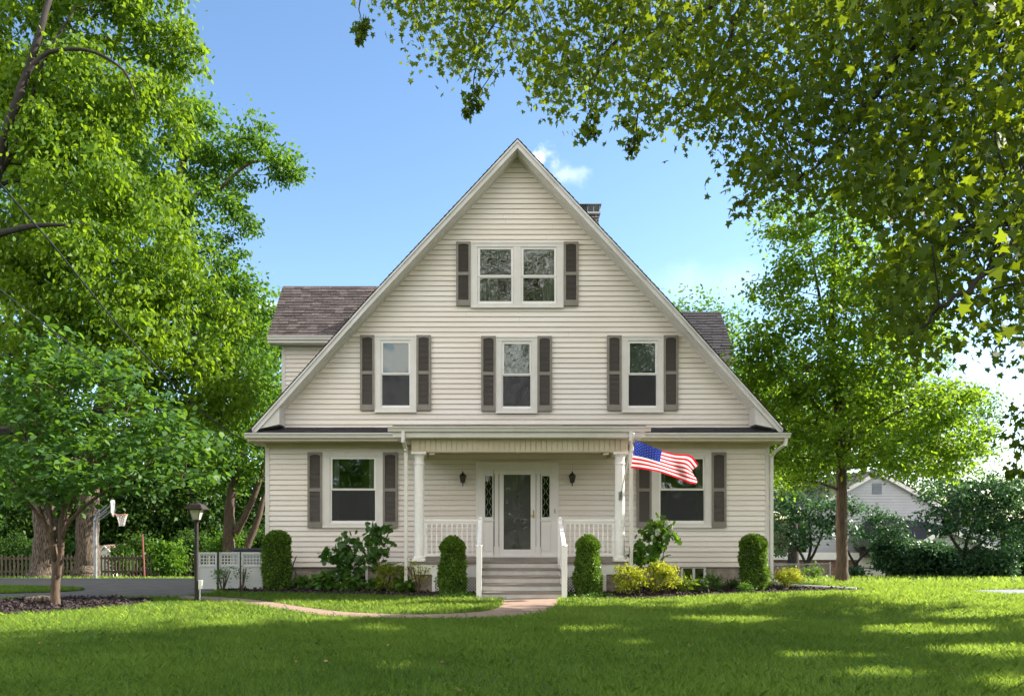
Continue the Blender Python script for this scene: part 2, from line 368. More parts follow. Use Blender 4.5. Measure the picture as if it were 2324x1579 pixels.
def cr(p, i, t):                # Catmull-Rom point on a polyline
    a, b, c_, d = p[max(i-1, 0)], p[i], p[i+1], p[min(i+2, len(p)-1)]
    return .5*((2*b)+(c_-a)*t+(2*a-5*b+4*c_-d)*t*t+(3*b-a-3*c_+d)*t*t*t)
def nearest_on(paths, p):
    best = None
    for pa in paths:
        for q in pa:
            d = (q[0]-p).length
            if best is None or d < best[0]: best = (d, q)
    return best[1]
def plant(name, label, cat, base, trunk, clumps, leafm, barkm, kind='oval', lsize=.1, dens=2.0, per=40, rc=.45, flat=.55,
          up=1.0, spread=.8, droop=.3, twig=.35, group=None, crown_name='crown', trunk_name='trunk', hollow=.45, rough=.35,
          trunks=None, limb_r=.4, sides=10, filt=None, limb=True, tw_r=.012, extra=None):
    base = Vector(base)
    root = thing(name, label, cat, base, group)
    C, P, a, out, idx = cloud_pts(clumps, dens, per, rc, flat, hollow, rough)
    if filt is not None:
        keep = filt(P); P, a, out = P[keep], a[keep], out[keep]
    V, k = leaves(P, lsize, kind, up, spread, droop, out)
    paths = []
    mb = MB()
    for tp in ([trunk]+(trunks or [])):
        pts = [Vector(q[:3]) for q in tp]; rr = [q[3] for q in tp]
        # subdivide with Catmull-Rom-ish linear steps
        PP, RR = [], []
        for i in range(len(pts)-1):
            for s_ in range(5):
                t = s_/5; q = cr(pts, i, t)
                q = q+Vector((random.uniform(-1, 1), random.uniform(-1, 1), 0))*rr[i]*.08
                PP.append(q); RR.append((rr[i]*(1-t)+rr[i+1]*t)*random.uniform(.95, 1.05))
        PP.append(pts[-1]); RR.append(rr[-1])
        mb.tube(PP, RR, sides); paths.append([(p_, r_) for p_, r_ in zip(PP, RR)])
    if limb:
        main = [pa for pa in paths]
        for (x, y, z, rx, ry, rz) in clumps:
            c = Vector((x, y, z)); cand = [q for pa in main for q in pa if q[0].z < z-.15*rz] or main[0]
            q = min(cand, key=lambda q: (q[0]-c).length+.3*abs(q[0].z-z+.5*rz))
            r0 = max(q[1]*limb_r, .015); L = (c-q[0]).length
            if L < .15: continue
            pts = []; rr = []
            off = Vector((random.uniform(-1, 1), random.uniform(-1, 1), random.uniform(-.3, .8)))*L*.1
            for i in range(8):
                t = i/7; p_ = q[0].lerp(c, t)+off*sin(pi*t)+Vector((random.uniform(-1, 1), random.uniform(-1, 1), random.uniform(-1, 1)))*L*.012
                pts.append(p_); rr.append(r0*(1-.75*t))
            mb.tube(pts, rr, 6); paths.append([(p_, r_) for p_, r_ in zip(pts, rr)])
    # twigs to a share of the leaf clusters
    nodes = [q for pa in paths for q in pa[len(pa)//3:]]
    NP = np.array([tuple(q[0]) for q in nodes])
    for ci in range(len(C)):
        if random.random() > twig: continue
        c_ = C[ci]; d = ((NP-c_)**2).sum(1)+np.where(NP[:, 2] > c_[2]+.3, 4.0, 0); j = int(d.argmin()); q = nodes[j]
        p0 = q[0]; p1 = Vector(c_); L = (p1-p0).length
        mid = p0.lerp(p1, .5)+Vector((random.uniform(-1, 1), random.uniform(-1, 1), random.uniform(0, 1)))*L*.12
        rr = min(max(tw_r, q[1]*.45), tw_r*(1+.8*L))
        mb.tube([p0, mid, p1], [rr, rr*.6, rr*.3], 4, cap=False)
    if extra: extra(mb)
    mb.build(trunk_name, barkm, root, smooth=True)
    np_mesh(crown_name, V, len(V)//k, k, leafm, a, root)
    return root

# leaves are cut out of the crowns to put sun on these patches of lawn
GAPS = []
for cx_, cy_, rx_, ry_ in [(700, 1411, 90, 9), (850, 1432, 95, 11), (930, 1518, 120, 15), (745, 1553, 75, 17), (1330, 1434, 150, 9), (1430, 1470, 95, 9), (1800, 1492, 170, 10), (1650, 1413, 170, 9), (2050, 1430, 170, 15),
                           (2210, 1482, 150, 17), (1960, 1537, 140, 11), (2260, 1550, 110, 20), (1150, 1456, 70, 7), (480, 1420, 80, 7), (1130, 1560, 60, 9), (2200, 1405, 160, 10)]:
    d_ = CZ*F/(cy_-VY); y1_ = CZ*F/(cy_-ry_-VY); y2_ = CZ*F/(cy_+ry_-VY)
    GAPS.append((CX+(cx_-VX)/F*d_, CY+d_, rx_*d_/F, (y1_-y2_)/2))
def sun_gaps(P):
    X = P[:, 0]-sv.x/sv.z*P[:, 2]; Y = P[:, 1]-sv.y/sv.z*P[:, 2]; k = np.ones(len(P), bool)
    for gx, gy, ga, gb in GAPS:
        k &= ~(((X-gx)/ga)**2+((Y-gy)/gb)**2 < .80+.5*rs.rand(len(P))+.55*np.sin(X*2.7+Y*1.3+gx)*np.sin(Y*4.1-X*1.9)+.3*np.sin(X*7+Y*5))
    return k
LF_YEL = leafmat('yellow_green_leaf', (.09, .165, .014), (.21, .31, .030), (.46, .60, .03), .50)
LF_MID = leafmat('mid_green_leaf', (.024, .082, .010), (.09, .185, .020), (.26, .46, .025), .40, .5, .2)
LF_YEL2 = leafmat('sunlit_yellow_green_leaf', (.034, .095, .009), (.14, .235, .016), (.38, .56, .02), .42, .5, .2)
LF_MAP = leafmat('maple_leaf', (.040, .105, .014), (.15, .255, .025), (.40, .60, .03), .50, .5, .2)
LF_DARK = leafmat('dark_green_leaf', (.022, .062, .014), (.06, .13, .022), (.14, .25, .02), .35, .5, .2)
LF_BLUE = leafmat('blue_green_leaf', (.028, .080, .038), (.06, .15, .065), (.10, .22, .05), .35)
LF_OVER = leafmat('overhead_leaf', (.020, .052, .010), (.080, .125, .012), (.30, .38, .012), .5, .6, .2)
LF_RED = leafmat('heart_leaf', (.028, .088, .024), (.095, .19, .045), (.22, .42, .03), .4, .5, .3)
LF_BOX = leafmat('boxwood_leaf', (.022, .07, .010), (.20, .32, .035), (.22, .38, .025), .35)
LF_GOLD = leafmat('golden_leaf', (.17, .27, .03), (.52, .51, .06), (.62, .62, .03), .45)
LF_GRN2 = leafmat('shrub_leaf', (.035, .10, .02), (.11, .22, .03), (.2, .36, .03), .4)
LF_HYD = leafmat('hydrangea_leaf', (.030, .095, .022), (.085, .18, .035), (.18, .34, .03), .4)
FLOW = leafmat('white_floret', (.75, .78, .66), (.85, .84, .76), (.5, .5, .4), .25)
GRS = leafmat('grass_blade', (.024, .082, .016), (.21, .315, .060), (.54, .72, .08), .48, .5, .25)

# ======================= GROUND =======================
def sheet(name, xs, ys, m, dz=0.0, kind='structure'):
    X, Y = np.meshgrid(xs, ys); Z = terr(X, Y)+dz
    V = np.c_[X.ravel(), Y.ravel(), Z.ravel()]; nx, ny = len(xs), len(ys)
    i = np.arange(nx-1)[None, :]+np.arange(ny-1)[:, None]*nx; i = i.ravel()
    Fc = np.c_[i, i+1, i+1+nx, i+nx]
    o = np_mesh(name, V, len(i), 4, m, None, None, Fc); o['kind'] = kind
    return o
sheet('ground', np.r_[-400, -120, -60, np.linspace(-40, 40, 81), 60, 120, 400], np.r_[-120, -60, np.linspace(-30, 60, 91), 90, 150, 500], SOIL)

def inpoly(X, Y, poly):
    c = np.zeros(len(X), bool); n = len(poly); j = n-1
    for i in range(n):
        xi, yi = poly[i]; xj, yj = poly[j]
        if yi != yj:
            m = ((yi > Y) != (yj > Y)) & (X < (xj-xi)*(Y-yi)/(yj-yi)+xi); c ^= m
        j = i
    return c
def smooth_poly(p, it=2):
    for _ in range(it):
        q = []
        for i in range(len(p)):
            a, b = p[i], p[(i+1) % len(p)]
            q += [(a[0]*.75+b[0]*.25, a[1]*.75+b[1]*.25), (a[0]*.25+b[0]*.75, a[1]*.25+b[1]*.75)]
        p = q
    return p
def slab(name, poly, z0, z1, m, kind='structure', follow=False):
    mb = MB(); mb.prismz(poly, z0, z1)
    o = mb.build(name, m)
    o['kind'] = kind; return o
# front walk: curved, from the steps to the drive
up_px = [(1137, 1358.5), (1141, 1376), (1112, 1389), (1000, 1396), (900, 1396), (780, 1391), (700, 1381), (640, 1371), (590, 1364), (540, 1359), (480, 1355.5), (420, 1353)]
lo_px = [(395, 1360), (450, 1363.5), (520, 1367), (585, 1375), (650, 1387), (735, 1399), (850, 1405), (1000, 1407), (1150, 1404), (1222, 1396), (1258, 1381), (1268, 1365), (1268, 1358.5)]
path_poly = smooth_poly([gnd(*p) for p in up_px+lo_px], 2)
mbp = MB(); mbp.prismz(path_poly, -.06, .022)
for jx_ in (545, 650, 760, 865, 965, 1060):
    yu = np.interp(jx_, [q[0] for q in up_px[::-1]], [q[1] for q in up_px[::-1]]); yl = np.interp(jx_, [q[0] for q in lo_px[:11]], [q[1] for q in lo_px[:11]])
    a_, b_ = gnd(jx_-6, yu+1), gnd(jx_+6, yl-1); mbp.bar((*a_, .0215), (*b_, .0215), .014, .004, 1)
a_, b_ = gnd(1143, 1389), gnd(1250, 1389); mbp.bar((*a_, .0215), (*b_, .0215), .014, .004, 1)
mbp.build('walkway', [PATHM, SOIL])['kind'] = 'structure'
# drive on the left: sheets following the slope
def poly_sheet(name, poly, m, dz, step=.5):
    xs = [p[0] for p in poly]; ys = [p[1] for p in poly]
    gx = np.arange(min(xs)-step, max(xs)+2*step, step); gy = np.arange(min(ys)-step, max(ys)+2*step, step)
    import bmesh
    bm = bmesh.new()
    vs = [bm.verts.new((x, y, 0)) for x, y in poly]; bm.faces.new(vs)
    for g, no in [(gx, (1, 0, 0)), (gy, (0, 1, 0))]:
        for v in g:
            co = (v, 0, 0) if no[0] else (0, v, 0)
            bmesh.ops.bisect_plane(bm, geom=bm.verts[:]+bm.edges[:]+bm.faces[:], plane_co=co, plane_no=no)
    for v in bm.verts: v.co.z = float(terr(v.co.x, v.co.y))+dz
    bmesh.ops.triangulate(bm, faces=bm.faces[:])
    for f in bm.faces:
        if f.normal.z < 0: f.normal_flip()
    me = bpy.data.meshes.new(name); bm.to_mesh(me); bm.free(); me.materials.append(m)
    o = link(me, name); o['kind'] = 'structure'; return o
drive_poly = smooth_poly([(-40, -6.5), (-14, -4.1), (-11.0, -3.4), (-8.2, -2.95), (-6.95, -2.75), (-6.85, -1.2), (-7.6, 3), (-8.5, 7), (-9.2, 10.2), (-16, 10.4), (-24, 9), (-40, 7)], 1)
isl_poly = smooth_poly([(-40, -2.6), (-13, -2.35), (-10.6, -1.9), (-9.9, -1.2), (-10.6, -.5), (-13, -.2), (-40, -.4)], 2)
poly_sheet('driveway', drive_poly, ASPH, .014, 1.0)
rdrive_poly = smooth_poly([(10.0, -1.55), (10.8, -2.25), (13, -2.5), (40, -2.8), (40, -.9), (13, -.95), (10.8, -1.1)], 2)
poly_sheet('side_road', rdrive_poly, CONC, .02, 1.0)
poly_sheet('grass_island_soil', isl_poly, SOIL, .03, 1.0)
# mulch beds
bedL = smooth_poly([(-7.0, -.1), (-6.9, -1.7), (-5.6, -1.85), (-4.2, -2.2), (-3.0, -2.6), (-2.0, -3.05), (-.87, -3.15), (-.87, -.1)], 2)
bedR = smooth_poly([(.9, -.1), (.9, -3.15), (1.6, -3.2), (2.6, -3.15), (3.6, -2.65), (5.2, -2.05), (6.6, -1.8), (7.9, -1.55), (8.0, -1.1), (6.4, -.3)], 2)
ringT = smooth_poly([gnd(-120, 1378), gnd(20, 1363), gnd(150, 1358), gnd(300, 1359.5), gnd(352, 1364), gnd(330, 1374), gnd(200, 1387), gnd(60, 1398), gnd(-120, 1404)], 2)
def mulch(name, poly, label=None):
    o = slab(name, poly, -.05, .035, MULCH)
    # loose chips on top
    xs = [p[0] for p in poly]; ys = [p[1] for p in poly]
    n = int((max(xs)-min(xs))*(max(ys)-min(ys))*700)
    X = rs.uniform(min(xs), max(xs), n); Y = rs.uniform(min(ys), max(ys), n); k = inpoly(X, Y, poly); X, Y = X[k], Y[k]
    P = np.c_[X, Y, .04+.02*rs.rand(len(X))]
    V, kk = leaves(P, .055, 'dia', 1.0, .5, 0.0, svar=.7)
    c = np_mesh(name+'_chips', V, len(V)//kk, kk, CHIP, rs.rand(len(P))); c.parent = o
    return o
CHIP = mat('mulch_chip', (.042, .027, .028), .95, rnd=.75)
mulch('mulch_bed', bedL); mulch('mulch_bed', bedR); mulch('mulch_ring', ringT)

# ---- lawn blades (uncountable) ----
def lawn(name, n, xr, yr, h, wd, excl, incl=None, zdz=0.0, dens_fn=None):
    X = rs.uniform(*xr, n); Y = rs.uniform(*yr, n)
    d = Y-CY
    k = (np.abs(X-CX-.3) < d*.70+1.2)          # only the ground near the view
    jx, jy = rs.normal(size=n)*.022, rs.normal(size=n)*.022
    for p in excl: k &= ~inpoly(X+jx, Y+jy, p)
    if incl is not None: k &= inpoly(X, Y, incl)
    # clumpy density
    cl = .5+.5*np.sin(X*2.1+1.3*np.sin(Y*1.7))*np.sin(Y*2.6+1.1*np.sin(X*1.3))
    k &= rs.rand(n) < .62+.38*cl
    bare = (np.sin(X*.9+2)*np.sin(Y*1.9+X*.5) > .93)
    k &= ~(bare & (rs.rand(n) < .5))
    X, Y = X[k], Y[k]; m = len(X); Z = terr(X, Y)+zdz
    pat = .5+.5*np.sin(X*.7+.9*np.sin(Y*.8))*np.cos(Y*1.1+.7*np.sin(X*.5))
    hh = h*(.45+.85*rs.rand(m))*(.75+.5*pat); ww = wd*(.7+.6*rs.rand(m))
    th = rs.rand(m)*6.283; le = hh*(.25+.9*rs.rand(m)); ph = rs.rand(m)*6.283
    dx, dy = np.cos(th)*ww/2, np.sin(th)*ww/2; lx, ly = np.cos(ph)*le, np.sin(ph)*le
    V = np.empty((m, 5, 3))
    V[:, 0] = np.c_[X-dx, Y-dy, Z-.01]; V[:, 1] = np.c_[X+dx, Y+dy, Z-.01]
    V[:, 2] = np.c_[X+dx*.8+lx*.35, Y+dy*.8+ly*.35, Z+hh*.6]; V[:, 3] = np.c_[X+lx, Y+ly, Z+hh]
    V[:, 4] = np.c_[X-dx*.8+lx*.35, Y-dy*.8+ly*.35, Z+hh*.6]
    pat2 = .5+.5*np.sin(X*3.1+2*np.sin(Y*2.3))*np.sin(Y*4.1+X); a = np.clip(.34*pat+.22*pat2+.5*rs.rand(m)-.04, 0, 1)
    o = np_mesh(name, V.reshape(-1, 3), m, 5, GRS, a); o['kind'] = 'stuff'
    return o
house_fp = [(-6.9, -.05), (6.25, -.05), (6.25, 11), (-6.9, 11)]
EX = [path_poly, drive_poly, bedL, bedR, ringT, rdrive_poly, house_fp, [(-.9, -3.2), (.9, -3.2), (.9, 0), (-.9, 0)]]
lawn('lawn_grass', 520000, (-10, 10), (-14.5, -6.5), .082, .0072, EX)
lawn('lawn_grass', 420000, (-15, 17), (-6.5, 1.0), .078, .0088, EX)
lawn('lawn_grass', 90000, (-30, 32), (1.0, 24), .10, .022, EX)
lawn('lawn_grass', 50000, (-16, -9), (-2.8, 0), .07, .010, [], isl_poly, .02)

def scatter(name, n, size, kind, m, cover, lab):
    X = rs.uniform(-9, 12, n); Y = rs.uniform(-12.5, -2, n); k = np.ones(n, bool)
    for p in EX: k &= ~inpoly(X, Y, p)
    k &= np.abs(X-CX) < (Y-CY)*.7+1
    if cover: k &= (np.sin(X*1.1+Y*.4+cover)*np.sin(Y*1.6-X*.5+cover) > .55)
    X, Y = X[k], Y[k]; P = np.c_[X, Y, terr(X, Y)+.045+.02*rs.rand(len(X))]
    V, kk = leaves(P, size, kind, 1.0, .45, 0, svar=.5)
    o = np_mesh(name, V, len(V)//kk, kk, m, rs.rand(len(P))); o['kind'] = 'stuff'
LITTER = mat('dry_leaf', (.30, .17, .09), .8, rnd=.5)
scatter('fallen_leaves', 150, .045, 'lobed', LITTER, 0, '')
scatter('clover', 26000, .030, 'heart', LF_RED, 2.0, '')
scatter('clover', 16000, .035, 'oval', LF_YEL, 4.5, '')

# ======================= HOUSE =======================
H = thing('house', 'cream clapboard house with a steep front gable, dark shutters and columned porch', 'house', (0, 0, 0))
def X0(px): return (px-VX)/92.0+CX
def Z0(py): return CZ+(VY-py)/92.0
def prof(x):
    x = abs(x)
    return 10.77-x*(10.77-6.93)/3.6 if x < 3.6 else 6.93-(x-3.6)*1.114
def invprof(z):   # half width of roof line at z
    return (10.77-z)*3.6/(10.77-6.93) if z > 6.93 else 3.6+(6.93-z)/1.114
CO, LAP = .1265, .020
def siding(mb, fn, z0, z1, xl, xr, openings, m=0, co=CO, lap=LAP):
    """lapped boards; fn(u,z,off)->point; xl/xr functions of z; openings (u0,u1,z0,z1)"""
    zs = set([z0, z1])
    k = 0
    while z0+k*co < z1: zs.add(z0+k*co); k += 1
    for o in openings:
        for z in o[2:4]:
            if z0 < z < z1: zs.add(z)
    zs = sorted(zs)
    for za, zb in zip(zs[:-1], zs[1:]):
        if zb-za < 1e-5: continue
        c = math.floor((za-z0)/co+1e-6); fa = (za-z0)/co-c; fb = (zb-z0)/co-c
        oa = lap*(1-fa); ob = lap*(1-fb)
        cuts = sorted([(o[0], o[1]) for o in openings if o[2] < (za+zb)/2 < o[3]])
        rnd = (math.sin(c*12.9898)*43758.5) % 1
        segs = []; cur = None
        for a, b in cuts: segs.append((cur, a)); cur = b
        segs.append((cur, None))
        for a, b in segs:
            a0, a1 = (xl(za), xl(zb)) if a is None else (a, a)
            b0, b1 = (xr(za), xr(zb)) if b is None else (b, b)
            if b0-a0 < .01: continue
            b1 = max(b1, a1+.001)
            vs = [fn(a0, za, oa), fn(b0, za, oa), fn(b1, zb, ob), fn(a1, zb, ob)]; fs = [(0, 1, 2, 3)]
            mb.add(vs, fs, m, rnd)
            wseg = min(b0, b1)-max(a0, a1)
            if wseg > 2.2 and zb-za > .1:
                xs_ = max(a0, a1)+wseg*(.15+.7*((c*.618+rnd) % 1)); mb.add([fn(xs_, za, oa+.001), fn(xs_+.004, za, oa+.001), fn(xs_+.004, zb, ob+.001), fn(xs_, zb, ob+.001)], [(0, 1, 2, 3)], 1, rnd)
            if fa < 1e-4:      # grime and painted lap shadow along the bottom of each board
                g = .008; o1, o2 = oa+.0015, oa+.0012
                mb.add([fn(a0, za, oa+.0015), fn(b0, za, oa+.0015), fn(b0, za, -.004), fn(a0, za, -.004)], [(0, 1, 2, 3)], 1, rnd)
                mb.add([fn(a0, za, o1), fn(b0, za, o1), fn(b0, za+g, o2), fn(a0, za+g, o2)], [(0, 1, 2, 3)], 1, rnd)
front = lambda u, z, o: (u, -o, z)
# window data: (frame x0,x1,y0,y1 px)
W1 = [(733.3, 869, 1026.3, 1196.5), (1478.4, 1612.8, 1026.3, 1196.5)]
W2 = [(851.9, 944.4, 763, 935.6), (1126.0, 1218.3, 765, 937.5), (1411, 1504, 763.5, 935.8)]
W3 = (1069.5, 1277.6, 551.3, 699)
def rect(w, ins=0): return (X0(w[0])+ins, X0(w[1])-ins, Z0(w[3])+ins, Z0(w[2])-ins)
DO = (X0(1082), X0(1265.6), .72, Z0(1049.5))
mb = MB(); ops1 = [rect(w_, .02) for w_ in W1]+[(DO[0]+.02, DO[1]-.02, DO[2], DO[3]-.02)]
XL, XR = X0(605), X0(1743)
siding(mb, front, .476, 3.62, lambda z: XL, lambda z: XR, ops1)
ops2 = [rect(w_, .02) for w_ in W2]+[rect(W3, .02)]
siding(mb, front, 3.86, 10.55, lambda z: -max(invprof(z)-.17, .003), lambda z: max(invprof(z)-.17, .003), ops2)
mb.build('front_siding', [SID, GRIME_SHADOW], H)
# side, back walls
mb = MB()
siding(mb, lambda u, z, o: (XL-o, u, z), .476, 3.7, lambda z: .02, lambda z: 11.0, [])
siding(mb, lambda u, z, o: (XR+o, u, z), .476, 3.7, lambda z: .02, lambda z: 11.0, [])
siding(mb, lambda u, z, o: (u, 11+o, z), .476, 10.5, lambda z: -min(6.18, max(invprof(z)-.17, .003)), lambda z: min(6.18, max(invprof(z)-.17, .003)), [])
mb.build('side_siding', [SID, GRIME_SHADOW], H)
mb = MB()
mb.box(XL-.028, XL+.07, -.028, .07, .45, 3.6); mb.build('corner_board', TRIM, H)
mb = MB(); mb.box(XR-.07, XR+.028, -.028, .07, .45, 3.6); mb.build('corner_board', TRIM, H)
# foundation
mb = MB(); mb.box(XL+.05, X0(765)-.03, .03, .3, -.1, .474); mb.box(X0(832)+.03, -2.0, .03, .3, -.1, .474)
mb.box(X0(765)-.03, X0(832)+.03, .03, .3, -.1, .06)
mb.box(-2.0, X0(1548)-.03, .031, .3, -.1, .474); mb.box(X0(1600)+.03, XR-.05, .03, .3, -.1, .474); mb.box(X0(1548)-.03, X0(1600)+.03, .03, .3, -.1, .1)
mb.box(XL+.05, XL+.3, .3, 11, -1.2, .474); mb.box(XR-.3, XR-.05, .3, 11, -1.2, .474); mb.box(XL+.3, XR-.3, 10.7, 10.95, -1.2, .474)
mb.build('foundation', STONE, H)
for a_, b_, zb in ((765, 832, .06), (1548, 1600, .1)):
    mb = MB(); x0, x1 = X0(a_), X0(b_)
    for q in (x0-.03, x1-.03, (x0+x1)/2-.02): mb.box(q, q+.06, .01, .06, zb, .47)
    mb.box(x0-.0, x1, .015, .055, .44, .473); mb.box(x0, x1, .015, .055, zb, zb+.05)
    bw = mb.build('basement_window', TRIM, H)
    MB().box(x0, x1, .045, .05, zb, .47).build('pane', GLASS, bw)
# interior seen through the glass
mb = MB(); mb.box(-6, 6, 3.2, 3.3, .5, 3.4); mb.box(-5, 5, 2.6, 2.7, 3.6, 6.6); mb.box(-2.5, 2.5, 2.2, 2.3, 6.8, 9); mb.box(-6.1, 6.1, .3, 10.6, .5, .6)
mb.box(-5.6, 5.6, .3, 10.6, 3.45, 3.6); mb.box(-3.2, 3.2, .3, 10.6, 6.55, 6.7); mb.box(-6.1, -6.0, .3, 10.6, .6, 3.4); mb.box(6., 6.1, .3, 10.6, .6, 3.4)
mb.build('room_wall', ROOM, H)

# roof slopes with shingle tabs
def slope(mb, p0, u, v, wid, length, exp=.14, tab=.305, t=.012, skip=None, m=0):
    """p0 lower corner, u along eave, v up the slope"""
    p0 = Vector(p0); u = Vector(u).normalized(); v = Vector(v).normalized(); n = u.cross(v).normalized()
    if n.z < 0: n = -n
    rows = int(length/exp)+1
    for r in range(rows):
        a = r*exp; b = min(length, a+exp+.03); x = -random.uniform(0, tab)
        while x < wid:
            w2 = tab*random.uniform(.8, 1.15); x0, x1 = max(0, x), min(wid, x+w2-.006); x += w2
            if x1-x0 < .02: continue
            a2 = a-random.choice((0, 0, .012, .02)); lift = t*random.uniform(.8, 1.4)
            q = [p0+u*x0+v*a2+n*(lift+.004), p0+u*x1+v*a2+n*(lift+.004), p0+u*x1+v*b+n*.003, p0+u*x0+v*b+n*.003,
                 p0+u*x0+v*a2, p0+u*x1+v*a2]
            if skip and skip((q[0]+q[2])/2): continue
            mb.add(q, [(0, 1, 2, 3), (1, 0, 4, 5), (0, 3, 4), (1, 5, 2)], m, random.random())
# main roof: solid prism + shingle skins on both sides
mb = MB()
pts = [(0, 10.77), (3.6, 6.93), (6.45, 3.755)]
outer = [(-6.45, 3.755), (-3.6, 6.93), (0, 10.77), (3.6, 6.93), (6.45, 3.755)]
inner = [(6.33, 3.73), (3.52, 6.86), (0, 10.62), (-3.52, 6.86), (-6.33, 3.73)]
for i in range(4):
    mb.prism([outer[i], outer[i+1], inner[3-i], inner[4-i]], -.53, 11.5)
for sgn in (-1, 1):
    for (x0, z0), (x1, z1) in ((pts[2], pts[1]), (pts[1], pts[0])):
        v = Vector((sgn*(x1-x0), 0, z1-z0)); slope(mb, (sgn*x0, -.55, z0), (0, 1, 0), v, 12.1, v.length, .15, .4, .012)
mb.build('roof', SHINGD, H)
# rake boards, soffit
mb = MB()
for s_ in (-1, 1):
    for (xa, xb) in ((0, 3.6), (3.6, 6.36)):
        za, zb = prof(xa), prof(xb)
        mb.prism([(s_*xa, za-.045), (s_*xb, zb-.045), (s_*xb, zb-.225), (s_*xa, za-.225)], -.535, -.505)
        mb.prism([(s_*xa, za-.03), (s_*xb, zb-.03), (s_*xb, zb-.085), (s_*xa, za-.085)], -.56, -.535)
mb.build('rake_board', RAKE, H)
mb = MB()
for s_ in (-1, 1):
    for (xa, xb) in ((0, 3.6), (3.6, 6.2)):
        za, zb = prof(xa)-.205, prof(xb)-.205
        mb.prism([(s_*xa, za), (s_*xb, zb), (s_*xb, zb-.02), (s_*xa, za-.02)], -.505, -.004)
        mb.prism([(s_*xa, za-.02), (s_*xb, zb-.02), (s_*xb, zb-.05), (s_*xa, za-.05)], -.04, -.003)
        mb.prism([(s_*xa, za-.02), (s_*xb, zb-.02), (s_*xb, zb-.045), (s_*xa, za-.045)], -.30, -.27)
mb.build('rake_soffit', TRIM, H)
for s_ in (-1, 1):
    mb = MB()
    mb.prism([(s_*6.36, 3.79), (s_*5.72, 3.93), (s_*5.72, prof(5.72)-.225), (s_*5.9, prof(5.9)-.225)], -.50, -.03)
    mb.build('cornice_return', RAKE, H)
# pent roof between the floors
mb = MB()
for x0, x1 in ((-6.42, 6.42),):
    mb.prismx([(-.62, 3.66), (-.62, 3.70), (-.02, 3.905), (-.02, 3.66)], x0, x1)
    slope(mb, (x0, -.63, 3.70), (1, 0, 0), (0, .6, .203), x1-x0, .62, .15, .35, .012)
mb.build('pent_roof', SHINGD, H)
mb = MB()
def gutter(mb, x0, x1, y, z0, z1, d=.11):
    pr = [(y, z0), (y-d*.55, z0), (y-d*.7, z0+(z1-z0)*.45), (y-d, z1-.02), (y-d, z1), (y-d+.012, z1), (y-d+.02, z1-.03), (y, z1-.03)]
    mb.prismx(pr, x0, x1)
gutter(mb, -6.5, -2.80, -.62, 3.585, 3.70); gutter(mb, 2.79, 6.49, -.62, 3.585, 3.70)
gutter(mb, -2.86, 2.85, -2.22, 3.555, 3.665)
mb.build('gutter', TRIM, H)
mb = MB()
mb.box(-6.43, 6.43, -.615, -.58, 3.52, 3.655); mb.box(-6.43, 6.43, -.579, .0, 3.525, 3.55)
mb.box(XL, XR, -.035, -.001, 3.40, 3.524)
mb.box(-6.43, -6.2, .0, 11.3, 3.525, 3.55); mb.box(6.2, 6.43, 0., 11.3, 3.525, 3.55); mb.box(-6.45, -6.42, -.58, 11.4, 3.5, 3.66); mb.box(6.42, 6.45, -.58, 11.4, 3.5, 3.66)
mb.build('eave_soffit', SOFF, H)

# cross wings (their gable roofs show either side of the main slope)
def wing(sgn, xe, xw, Ye, ze, Yr, zr, m, low):
    d = MB(); s_ = sgn
    x_in = s_*2.6
    lo, hi = min(xe, x_in), max(xe, x_in)
    n = Vector((0, Yr-Ye, zr-ze)); L = n.length
    d.prismx([(Ye, ze), (Yr, zr), (2*Yr-Ye, ze), (2*Yr-Ye, ze-.1), (Yr, zr-.13), (Ye, ze-.1)], lo, hi)
    slope(d, (lo, Ye-.02, ze+.01), (1, 0, 0), n, hi-lo, L, .135, .30, .014)
    # ridge caps
    x = lo
    while x < hi:
        w2 = .28; d.prismx([(Yr-.11, zr-.10), (Yr, zr+.035), (Yr+.11, zr-.10), (Yr, zr)], x, min(hi, x+w2)); d.a[-6:] = [random.random()]*6; x += w2+.008
    d.build('wing_roof', m, H)
    wl = MB(); Yw = Ye+.38
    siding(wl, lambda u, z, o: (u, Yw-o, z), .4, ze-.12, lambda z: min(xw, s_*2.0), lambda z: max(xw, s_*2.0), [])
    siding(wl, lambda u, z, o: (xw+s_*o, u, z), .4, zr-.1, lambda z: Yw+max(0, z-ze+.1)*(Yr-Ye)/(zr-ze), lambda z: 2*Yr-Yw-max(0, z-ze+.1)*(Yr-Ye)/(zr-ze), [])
    wl.build('wing_siding', [SID, GRIME_SHADOW], H)
    t = MB(); t.box(lo, hi, Ye-.03, Ye, ze-.13, ze-.0); gutter(t, lo, hi, Ye-.03, ze-.125, ze-.01, .09)
    t.box(lo, hi, Ye, Yw, ze-.2, ze-.17); t.box(lo, hi, Ye-.03, Ye-.001, ze-.2, ze-.131)
    t.box(min(xw, xw-s_*.1), max(xw, xw-s_*.1), Yw-.03, Yw-.022, .4, ze-.2)
    xa, xb = (xe-s_*.03, xe)
    for q0, q1 in ((Ye, Yr), (2*Yr-Ye, Yr)):
        t.add([(xa, q0, ze-.02), (xa, q1, zr-.02), (xa, q1, zr-.2), (xa, q0, ze-.2), (xb+s_*.01, q0, ze-.02), (xb+s_*.01, q1, zr-.02), (xb+s_*.01, q1, zr-.2), (xb+s_*.01, q0, ze-.2)],
              [(0, 1, 2, 3), (7, 6, 5, 4), (0, 4, 5, 1), (3, 2, 6, 7), (0, 3, 7, 4), (1, 5, 6, 2)])
    t.build('wing_trim', TRIM, H)
wing(-1, -7.1, -6.80, 3.2, 6.93, 4.75, 8.80, SHING, 0)
wing(1, 6.17, 6.02, 2.5, 6.16, 4.0, 7.81, SHINGD, 0)
